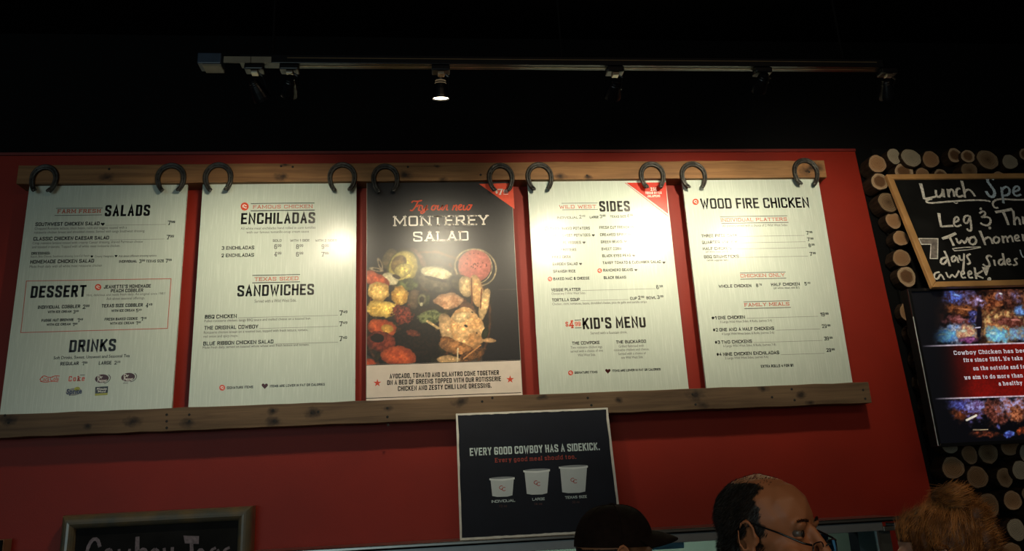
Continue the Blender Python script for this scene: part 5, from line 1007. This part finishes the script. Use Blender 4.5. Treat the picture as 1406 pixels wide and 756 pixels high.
def hand(B, wrist, y, T):
    w = Vector(wrist); B.e(w + Vector((.004, 0, -.045)), (.038, .015, .048), T=T)
    for k, (dx, L_) in enumerate(((.030, .068), (.011, .076), (-.009, .070), (-.028, .055))):
        a = w + Vector((.004 + dx, 0, -.085)); b_ = a + Vector((dx*.12, -y*.006, -L_*.5)); c_ = b_ + Vector((0, -y*.016, -L_*.48))
        B.cap(a, b_, .0088, .0082, T); B.cap(b_, c_, .0082, .0070, T)
    a = w + Vector((.030, -y*.004, -.025)); b_ = a + Vector((.024, -y*.010, -.030)); B.cap(a, b_, .012, .0098, T); B.cap(b_, b_ + Vector((.004, -y*.008, -.030)), .0095, .0082, T)
def person(label, head_world, yaw, H, pitch, skin, shirt, trousers, hairfn, fem=False, build=1.0):
    """origin on the floor, x forward in the local frame; returns root and the head transform"""
    base = Vector((head_world.x, head_world.y, 0)); rz = Matrix.Rotation(yaw, 4, 'Z'); W = Matrix.Translation(base) @ rz
    hz = head_world.z; kk = H / 1.75
    HT = W @ Matrix.Translation((0, 0, hz)) @ Matrix.Rotation(pitch, 4, 'Y')
    r = thing('person', base, label, 'person'); B = Body(); head_prims(B, HT, fem)
    sh = hz - .195*kk; hp = .93*kk; sw = (.165 if fem else .19)*build
    B.cap((-.025, 0, hz-.07), (-.05, 0, sh+.02), .055 if not fem else .047, .062 if not fem else .05, W)
    B.e((-.05, 0, sh-.03), (.085, sw*.92, .06), T=W).e((-.045, 0, sh-.14), (.115*build, sw*.92, .16), T=W).e((-.04, 0, sh-.34), (.11*build, .145*build, .20), T=W).e((-.045, 0, hp+.02), (.115*build, .165*build, .13), T=W)
    for y in (-1, 1):
        B.e((-.05, y*sw, sh-.035), (.058, .058, .058), T=W); B.cap((-.05, y*(sw+.012), sh-.05), (-.055, y*(sw+.045), sh-.32*kk), .050*build, .040, W); B.cap((-.055, y*(sw+.045), sh-.32*kk), (.0, y*(sw+.05), sh-.60*kk), .039, .026, W)
        hand(B, (.004, y*(sw+.05), sh-.615*kk), y, W)
        B.cap((-.045, y*.09, hp-.03), (-.03, y*.10, .50*kk), .088*build, .055, W); B.cap((-.03, y*.10, .50*kk), (-.05, y*.10, .09), .055, .037, W)
        B.cap((-.06, y*.10, .045), (.11, y*.115, .03), .040, .030, W, 1.1)
    me = B.mesh(.0046, 3); off = base
    co = np.zeros(len(me.vertices)*3); me.vertices.foreach_get('co', co); co = co.reshape(-1, 3); nr = np.zeros(len(me.vertices)*3); me.vertices.foreach_get('normal', nr); nr = nr.reshape(-1, 3)
    Wi = np.array(W.inverted()); Hi = np.array(HT.inverted()); cl = co @ Wi[:3, :3].T + Wi[:3, 3]; ch = co @ Hi[:3, :3].T + Hi[:3, 3]
    faces = np.zeros(len(me.loops), int); me.loops.foreach_get('vertex_index', faces); quads = faces.reshape(-1, 4)
    me2 = me; me2.vertices.foreach_set('co', (co - np.array(off)).ravel()); body = link_mesh('body', me2, skin, r)
    def shell(name, mask, thick, m, smooth=True, parent=None):
        fm = mask[quads].all(1); q = quads[fm]
        if not len(q): return None
        u, inv = np.unique(q, return_inverse=True); q = inv.reshape(-1, 4); t_ = thick[u] if hasattr(thick, '__len__') else thick
        V = co[u] + nr[u]*(np.reshape(t_, (-1, 1)) if hasattr(t_, '__len__') else t_); mm = bpy.data.meshes.new(name); mm.from_pydata((V - np.array(off)).tolist(), [], q.tolist())
        mm.polygons.foreach_set('use_smooth', [smooth]*len(mm.polygons)); o = link_mesh(name, mm, m, r)
        so = o.modifiers.new('thick', 'SOLIDIFY'); so.thickness = .004; so.offset = -1; return o
    zc = cl[:, 2]; neck = np.hypot(cl[:, 0] + .045, cl[:, 1])
    torso = (zc < sh + .035) & (zc > hp - .06) & (np.abs(cl[:, 1]) < 9) & ~((np.abs(cl[:, 1]) > sw + .005) & (zc < sh - .30*kk)) & ~((zc > sh + .0) & (neck < .07))
    shell('shirt', torso, .010, shirt); legs = (zc < hp + .02) & (zc > .10) & (np.abs(cl[:, 1]) < sw + .02)
    shell('trousers', legs, .009, trousers); shell('shoes', zc < .11, .006, M_['shoe'])
    return r, HT, co, nr, ch, quads, shell, off
M_['shoe'] = mat('black_shoe', (.012, .011, .01), .5); M_['skin'] = mat('warm_skin', (.36, .14, .062), .5, var=.10, nscale=25, bump=.12, bscale=300, spec=.35)
M_['skin2'] = mat('pinkish_skin', (.40, .20, .13), .5, var=.08, nscale=25, spec=.35)
def body_of(r): return [c for c in r.children if c.name.startswith('body')][0]
def smooth_mask(m, quads, it=2):
    m = m.astype(float)
    for _ in range(it):
        acc = np.zeros(len(m)); cnt = np.zeros(len(m)); q = m[quads].mean(1)
        for k in range(4): np.add.at(acc, quads[:, k], q); np.add.at(cnt, quads[:, k], 1)
        m = acc / np.maximum(cnt, 1)
    return m
def haired_skin(name, skin, hair):
    k = N(name); k.set(Roughness=.5); k.b.inputs['Specular IOR Level'].default_value = .35
    a = k.n('ShaderNodeAttribute'); a.attribute_name = 'hair_zone'; geo = k.n('ShaderNodeNewGeometry')
    no = k.n('ShaderNodeTexNoise'); no.inputs['Scale'].default_value = 220; k.l(geo.outputs['Position'], no.inputs[0])
    ad = k.n('ShaderNodeMath', operation='MULTIPLY_ADD'); ad.inputs[1].default_value = .9; ad.inputs[2].default_value = -.45; k.l(no.outputs[0], ad.inputs[0])
    a2 = k.n('ShaderNodeMath', operation='ADD'); k.l(a.outputs['Fac'], a2.inputs[0]); k.l(ad.outputs[0], a2.inputs[1])
    rp = k.n('ShaderNodeValToRGB'); e = rp.color_ramp.elements; e[0].position = .3; e[0].color = (*skin, 1); e[1].position = .75; e[1].color = (*hair, 1); k.l(a2.outputs[0], rp.inputs[0]); k.l(rp.outputs[0], k.b.inputs['Base Color'])
    bp = k.n('ShaderNodeBump'); bp.inputs['Strength'].default_value = .15; bp.inputs['Distance'].default_value = .001; k.l(no.outputs[0], bp.inputs['Height']); k.l(bp.outputs[0], k.b.inputs['Normal']); return k.m
M_['skin_m'] = haired_skin('warm_skin_with_hairline', (.36, .135, .058), (.016, .010, .006))
def strands(name, roots, dirs, L0, wid, m, r, off, seed=0, curl=.3, seg=4, drop=0.0):
    rr = np.random.RandomState(seed); V = []; F = []
    for p, d in zip(roots, dirs):
        p = np.array(p); d = d / (np.linalg.norm(d) + 1e-9); L = L0 * rr.uniform(.6, 1.25); side = np.cross(d, rr.normal(size=3)); side /= np.linalg.norm(side) + 1e-9; b = len(V)
        for k in range(seg + 1):
            w_ = wid * (1 - .8*k/seg); V.append(p + side*w_); V.append(p - side*w_)
            if k: F.append((b+2*k-2, b+2*k-1, b+2*k+1, b+2*k))
            d = d + rr.normal(size=3)*curl/seg + np.array((0, 0, -drop/seg)); d /= np.linalg.norm(d); p = p + d*L/seg
    me = bpy.data.meshes.new(name); me.from_pydata((np.array(V) - np.array(off)).tolist(), [], F); o = link_mesh(name, me, m, r); o['kind'] = 'stuff'; return o

# --- the bald man with half-rim glasses
hw = at_depth(1055, 731, 1.57); yaw = R_(-47)
r, HT, co, nr, chd, quads, shell, off = person('balding man with dark back hair and black half-rim glasses, facing right', hw, yaw, hw.z + .118, R_(2), M_['skin_m'], mat('navy_shirt', (.02, .025, .04), .8, bump=.3, nscale=90), mat('grey_trousers', (.04, .04, .045), .8), None)
x, y, z = chd.T
wob = .006*np.sin(z*160) + .004*np.sin(z*420 + y*90)
top = (z > .045) & (x < .012 + .10*(np.abs(y) - .03)*0 + wob - .0*z) & ~((z > .098) & (np.hypot(x + .01, y) < .062))
side_ = (z <= .045) & (z > -.004) & (x < .020 + wob)
burn = (z <= .0) & (z > -.026) & (x < .014 + wob*.4) & (x > -.004) & (np.abs(y) < .074)
back = (z <= .0) & (z > -.085) & (x < -.036)
ear = (np.abs(y) > .0805) & (x < .02)
hairm = (top | side_ | burn | back) & ~ear
M_['hair1'] = mat('dark_brown_hair', (.012, .008, .006), .6, var=.6, nscale=60, stretch=(1, 1, .2), bump=.6, spec=.25)
th = .002 + .0035*np.clip((.03 - x)/.04, 0, 1) + .001*np.sin(x*900 + z*700)
ha = body_of(r).data.color_attributes.new('hair_zone', 'FLOAT_COLOR', 'POINT'); hv = smooth_mask(hairm, quads, 2); ha.data.foreach_set('color', np.repeat(hv[:, None], 4, 1).ravel().astype(np.float32))
rs = np.random.RandomState(2); idx = rs.choice(np.where(hairm | ((z > .088) & (x < .03)))[0], 15000); Hm = np.array(HT)[:3, :3]
dd = nr[idx]*.35 + (Hm @ np.array([-.55, 0, -.75])) + rs.normal(size=(len(idx), 3))*.15
keep = hairm[idx] | (rs.rand(len(idx)) < .10); strands('hair_strands', (co[idx] + nr[idx]*.002)[keep], dd[keep], .0095, .0005, M_['hair1'], r, off, 1)
def hb(name, T, prims, m, r, off, vox=None):
    B = Body(); [B.e(c, rad, rot, T) for c, rad, rot in prims]
    me = bpy.data.meshes.new(name); me.from_pydata([tuple(Vector(p) - off) for p in B.v], [], B.f); me.polygons.foreach_set('use_smooth', [True]*len(me.polygons)); return link_mesh(name, me, m, r)
eyew = mat('shaded_eye_white', (.12, .09, .07), .3); iris = mat('dark_iris', (.02, .012, .008), .15)  # whites coloured dark for the shade over the eyes
for sy in (-1, 1):
    e_ = hb('eye', HT, [((.0735, sy*.0315, .004), (.0115,)*3, (0, 0, 0))], eyew, r, off); i_ = hb('iris', HT, [((.0842, sy*.0315, .003), (.0026, .0075, .0075), (0, 0, 0))], iris, e_, off)
    strands('eyebrow', [HT @ Vector((.0915 - .010*(k/160)**2, sy*(.014 + .030*k/160), .025 + .003*math.sin(k/160*3) + rs.uniform(-.0025, .0025))) for k in range(160)], [Hm @ np.array([.1, sy*1, .1]) for k in range(160)], .009, .0006, M_['hair1'], r, off, 4)
Tp = lambda *p: HT @ Vector(p)
bf = mat('glossy_black_frame', (.008, .008, .009), .18); lensm = N('spectacle_lens'); lensm.set(Roughness=.03); lensm.b.inputs['Transmission Weight'].default_value = 1; lensm.b.inputs['IOR'].default_value = 1.05
g = bpy.data.objects.new('spectacles', None); col.objects.link(g); g.parent = r; g.location = HT @ Vector((.12, 0, -.03)) - off; g['label'] = 'black half-rim reading glasses low on the nose'
for sy in (-1, 1):
    P_ = [(.026 * math.copysign(abs(math.cos(a))**.6, math.cos(a)), .0155 * math.copysign(abs(math.sin(a))**.6, math.sin(a))) for a in [2*math.pi*k/28 for k in range(29)]]
    b = MB(); b.tube([Tp(.1175 - abs(u + sy*0)*.06 - .004, sy*.034 + u, -.027 + v + .0) for u, v in P_], .0014, 6, cap=False); b.build('rim', bf, g, smooth=True)
    b = MB(); b.add([Tp(.1135 - abs(u)*.06, sy*.034 + u, -.027 + v) for u, v in P_[:-1]], [tuple(range(28))]); b.build('lens', lensm.m, g)
    b = MB(); b.tube([Tp(.111, sy*.062, -.015), Tp(.100, sy*.074, -.011), Tp(.055, sy*.080, .007), Tp(.000, sy*.084, .025), Tp(-.016, sy*.087, .022), Tp(-.030, sy*.084, .010), Tp(-.040, sy*.080, -.006)], [.0022, .0020, .0018, .0016, .0016, .0015, .0012], 8); b.build('temple', bf, g, smooth=True)
    b = MB(); b.tube([Tp(.092, sy*.0765, -.0065), Tp(.058, sy*.0815, .0075)], .0010, 6); b.build('temple_inlay', mat('silver_inlay', (.7, .65, .6), .2, metal=1), g)
b = MB(); b.tube([Tp(.1185, -.010, -.019), Tp(.1215, 0, -.015), Tp(.1185, .010, -.019)], .0014, 6); b.build('bridge', bf, g, smooth=True)

# --- the person in the dark brown cap
hw = at_depth(846, 761, 2.04)
r, HT, co, nr, chd, quads, shell, off = person('person in a dark brown baseball cap facing right, in front of the cowboy card', hw, R_(4), hw.z + .118, R_(2), M_['skin'], mat('black_work_shirt', (.012, .011, .012), .85, bump=.3, nscale=90), mat('black_trousers', (.01, .01, .012), .85), None)
x, y, z = chd.T; hm = ((z < .02) & (z > -.07) & (x < -.03) & ~((np.abs(y) > .0805))) | ((z < .02) & (z > -.02) & (x < .016) & ~(np.abs(y) > .078)); shell('hair', hm, .004, M_['hair1'])
for sy in (-1, 1): e_ = hb('eye', HT, [((.0735, sy*.0315, .004), (.0115,)*3, (0, 0, 0))], eyew, r, off); hb('iris', HT, [((.0842, sy*.0315, .003), (.0026, .0075, .0075), (0, 0, 0))], iris, e_, off)
cloth = mat('dark_brown_cap_cloth', (.010, .0050, .0038), .9, var=.25, nscale=60, bump=.4, bscale=700, spec=.12)
cap = bpy.data.objects.new('baseball_cap', None); col.objects.link(cap); cap.parent = r; cap.location = HT @ Vector((0, 0, .05)) - off; cap['label'] = 'dark brown baseball cap'
b = MB(); nu, nv = 48, 14; CX = -.006
def cp(t, k):     # crown surface: angle t, height parameter 0..1
    ax = .110 if math.cos(t) > 0 else .106; ay = .086; hz_ = .104
    e = math.cos(k*math.pi/2)**.72; fr = max(0, math.cos(t))
    px = CX + ax*math.cos(t)*e; zz = .022 + hz_*math.sin(k*math.pi/2)**1.05 + (.004*math.sin(k*3.14)*fr)
    seam = 1 - .006*abs(math.cos(3*t))**24*math.sin(k*3.1)
    return Tp2(px*1.0, ay*math.sin(t)*e*seam, zz)
Tp2 = lambda *p: HT @ Vector(p)
for j in range(nv + 1):
    for i in range(nu): b.v.append(tuple(cp(2*math.pi*i/nu, min(.995, j/nv))))
for j in range(nv):
    for i in range(nu): b.f.append((j*nu+i, j*nu+(i+1) % nu, (j+1)*nu+(i+1) % nu, (j+1)*nu+i)); b.mi.append(0)
b.build('crown', cloth, cap, smooth=True)
for s6 in range(6):
    b = MB(); t = math.pi/6 + s6*math.pi/3; b.tube([cp(t, k/12*.98) for k in range(13)], .0016, 5); b.build('seam', cloth, cap)
b = MB(); b.lathe(Tp2(CX, 0, .126), HT.to_3x3() @ Vector((0, 0, 1)), [(0, .009), (.003, .008), (.005, .004)], 14); b.build('button', cloth, cap, smooth=True)
b = MB(); nn_ = 20; top_ = []; 
for j in range(7):
    k = j/6
    for i in range(nn_ + 1):
        a = R_(-66 + 132*i/nn_); rx = .100 + .078*k*math.cos(a*.95)**.55; yy = (.080 + .004*k)*math.sin(a)*1.03; top_.append((CX + rx*math.cos(a)**(1-.25*k), yy, .060 - .022*(math.sin(a)**2) - .016*k*k - .004*k))
m1 = len(top_); vs = [Tp2(*p) for p in top_] + [Tp2(p[0], p[1], p[2]-.003) for p in top_]; w_ = nn_ + 1; fs = []
for j in range(6):
    for i in range(nn_): fs += [(j*w_+i, (j+1)*w_+i, (j+1)*w_+i+1, j*w_+i+1), (m1+j*w_+i, m1+j*w_+i+1, m1+(j+1)*w_+i+1, m1+(j+1)*w_+i)]
for i in range(nn_): fs.append((6*w_+i, m1+6*w_+i, m1+6*w_+i+1, 6*w_+i+1))
b.add(vs, fs); b.build('brim', cloth, cap, smooth=True)

# --- the woman with the loose auburn bun
hw = at_depth(1294, 763, 1.86); yaw = math.pi - R_(38)
r, HT, co, nr, chd, quads, shell, off = person('woman with a messy auburn hair bun and dark glasses turned away to the left', hw, yaw, hw.z + .118, R_(4), M_['skin2'], mat('plum_top', (.05, .02, .03), .85, bump=.3, nscale=90), mat('denim', (.03, .04, .08), .85), None, fem=True, build=.9)
x, y, z = chd.T; Hm = np.array(HT)[:3, :3]; Hi = np.linalg.inv(Hm)
auburn = mat('auburn_hair', (.050, .015, .004), .5, var=.6, nscale=40, stretch=(1, 1, .5), bump=.8, spec=.3, c2=(.15, .052, .012)); auburn2 = mat('golden_auburn_strands', (.07, .020, .005), .45, var=.5, nscale=22, spec=.3, c2=(.60, .24, .065))
for sy in (-1, 1): e_ = hb('eye', HT, [((.0735, sy*.0315, .004), (.0115,)*3, (0, 0, 0))], eyew, r, off); hb('iris', HT, [((.0842, sy*.0315, .003), (.0026, .0075, .0075), (0, 0, 0))], iris, e_, off)
hm = ((z > .040) & (x < .084)) | ((z > -.03) & (x < .052) & (z <= .040)) | ((z <= -.01) & (z > -.09) & (x < -.030)); hm &= ~((np.abs(y) > .0795) & (x < .02) & (z < .02))
shell('hair', hm, .005 + .0012*np.sin(x*300) + .0012*np.sin(y*260 + z*90), auburn)
B = Body(); bc = (-.050, .0, .130)
for k in range(26):
    a = 2*math.pi*k/26; B.e((bc[0] + .026*math.cos(a)*.9, bc[1] + .034*math.sin(a), bc[2] + .007*math.sin(3*a)), (.017 + .003*math.sin(5*a), .018, .016), T=HT)
B.e((bc[0]+.004, 0, bc[2]+.008), (.026, .030, .020), T=HT).e((-.092, .0, .085), (.034, .040, .038), T=HT).e((-.10, .01, .03), (.028, .036, .045), T=HT)
me = B.mesh(.005, 2); cb_ = np.zeros(len(me.vertices)*3); me.vertices.foreach_get('co', cb_); cb_ = cb_.reshape(-1, 3); nb = np.zeros(len(me.vertices)*3); me.vertices.foreach_get('normal', nb); nb = nb.reshape(-1, 3)
me.vertices.foreach_set('co', (cb_ - np.array(off)).ravel()); link_mesh('hair_bun', me, auburn, r)
rs = np.random.RandomState(9); C0 = np.array(HT @ Vector(bc))
idx = rs.choice(len(cb_), 3600); P_ = cb_[idx]; rad = P_ - C0; ax_ = Hm @ np.array([.25, 0, 1]); tang = np.cross(ax_, rad); tang /= np.linalg.norm(tang, axis=1)[:, None] + 1e-6
strands('bun_strands', P_ + nb[idx]*.001, tang + nb[idx]*.12 + rs.normal(size=P_.shape)*.12, .034, .0006, auburn2, r, off, 5, .35, 5)
idx = rs.choice(np.where(hm)[0], 6500); P_ = co[idx] + nr[idx]*.005; to = C0 - P_; to /= np.linalg.norm(to, axis=1)[:, None]; to = to - nr[idx]*(to*nr[idx]).sum(1)[:, None]
strands('hair_strands', P_, to + nr[idx]*.06 + rs.normal(size=P_.shape)*.12, .040, .0005, auburn2, r, off, 6, .35, 4)
idx = rs.choice(np.where(hm & (x < .02) & (z > -.03))[0], 420); strands('flyaway_strands', co[idx] + nr[idx]*.008, nr[idx] + rs.normal(size=(420, 3))*.5 + Hm @ np.array([-.5, 0, 0]), .03, .0004, auburn2, r, off, 7, 1.2, 5, .4)
idx = rs.choice(len(cb_), 260); strands('flyaway_strands', cb_[idx], nb[idx] + rs.normal(size=(260, 3))*.6, .024, .00035, auburn2, r, off, 8, 1.4, 5, .3)
b = MB()
for sy in (-1, 1): b.tube([HT @ Vector(p) for p in ((.100, sy*.068, .006), (.05, sy*.080, .010), (.0, sy*.087, .014), (-.03, sy*.086, .0))], .0024, 6)
for sy in (-1, 1): b.tube([HT @ Vector((.104 - abs(u)*.15, sy*.034 + u, -.004 + v)) for u, v in [(.028*math.cos(a), .018*math.sin(a)) for a in [2*math.pi*k/20 for k in range(21)]]], .0024, 6)
b.tube([HT @ Vector((.103, -.008, .004)), HT @ Vector((.103, .008, .004))], .0022, 6); b.build('spectacles', bf, r, smooth=True)
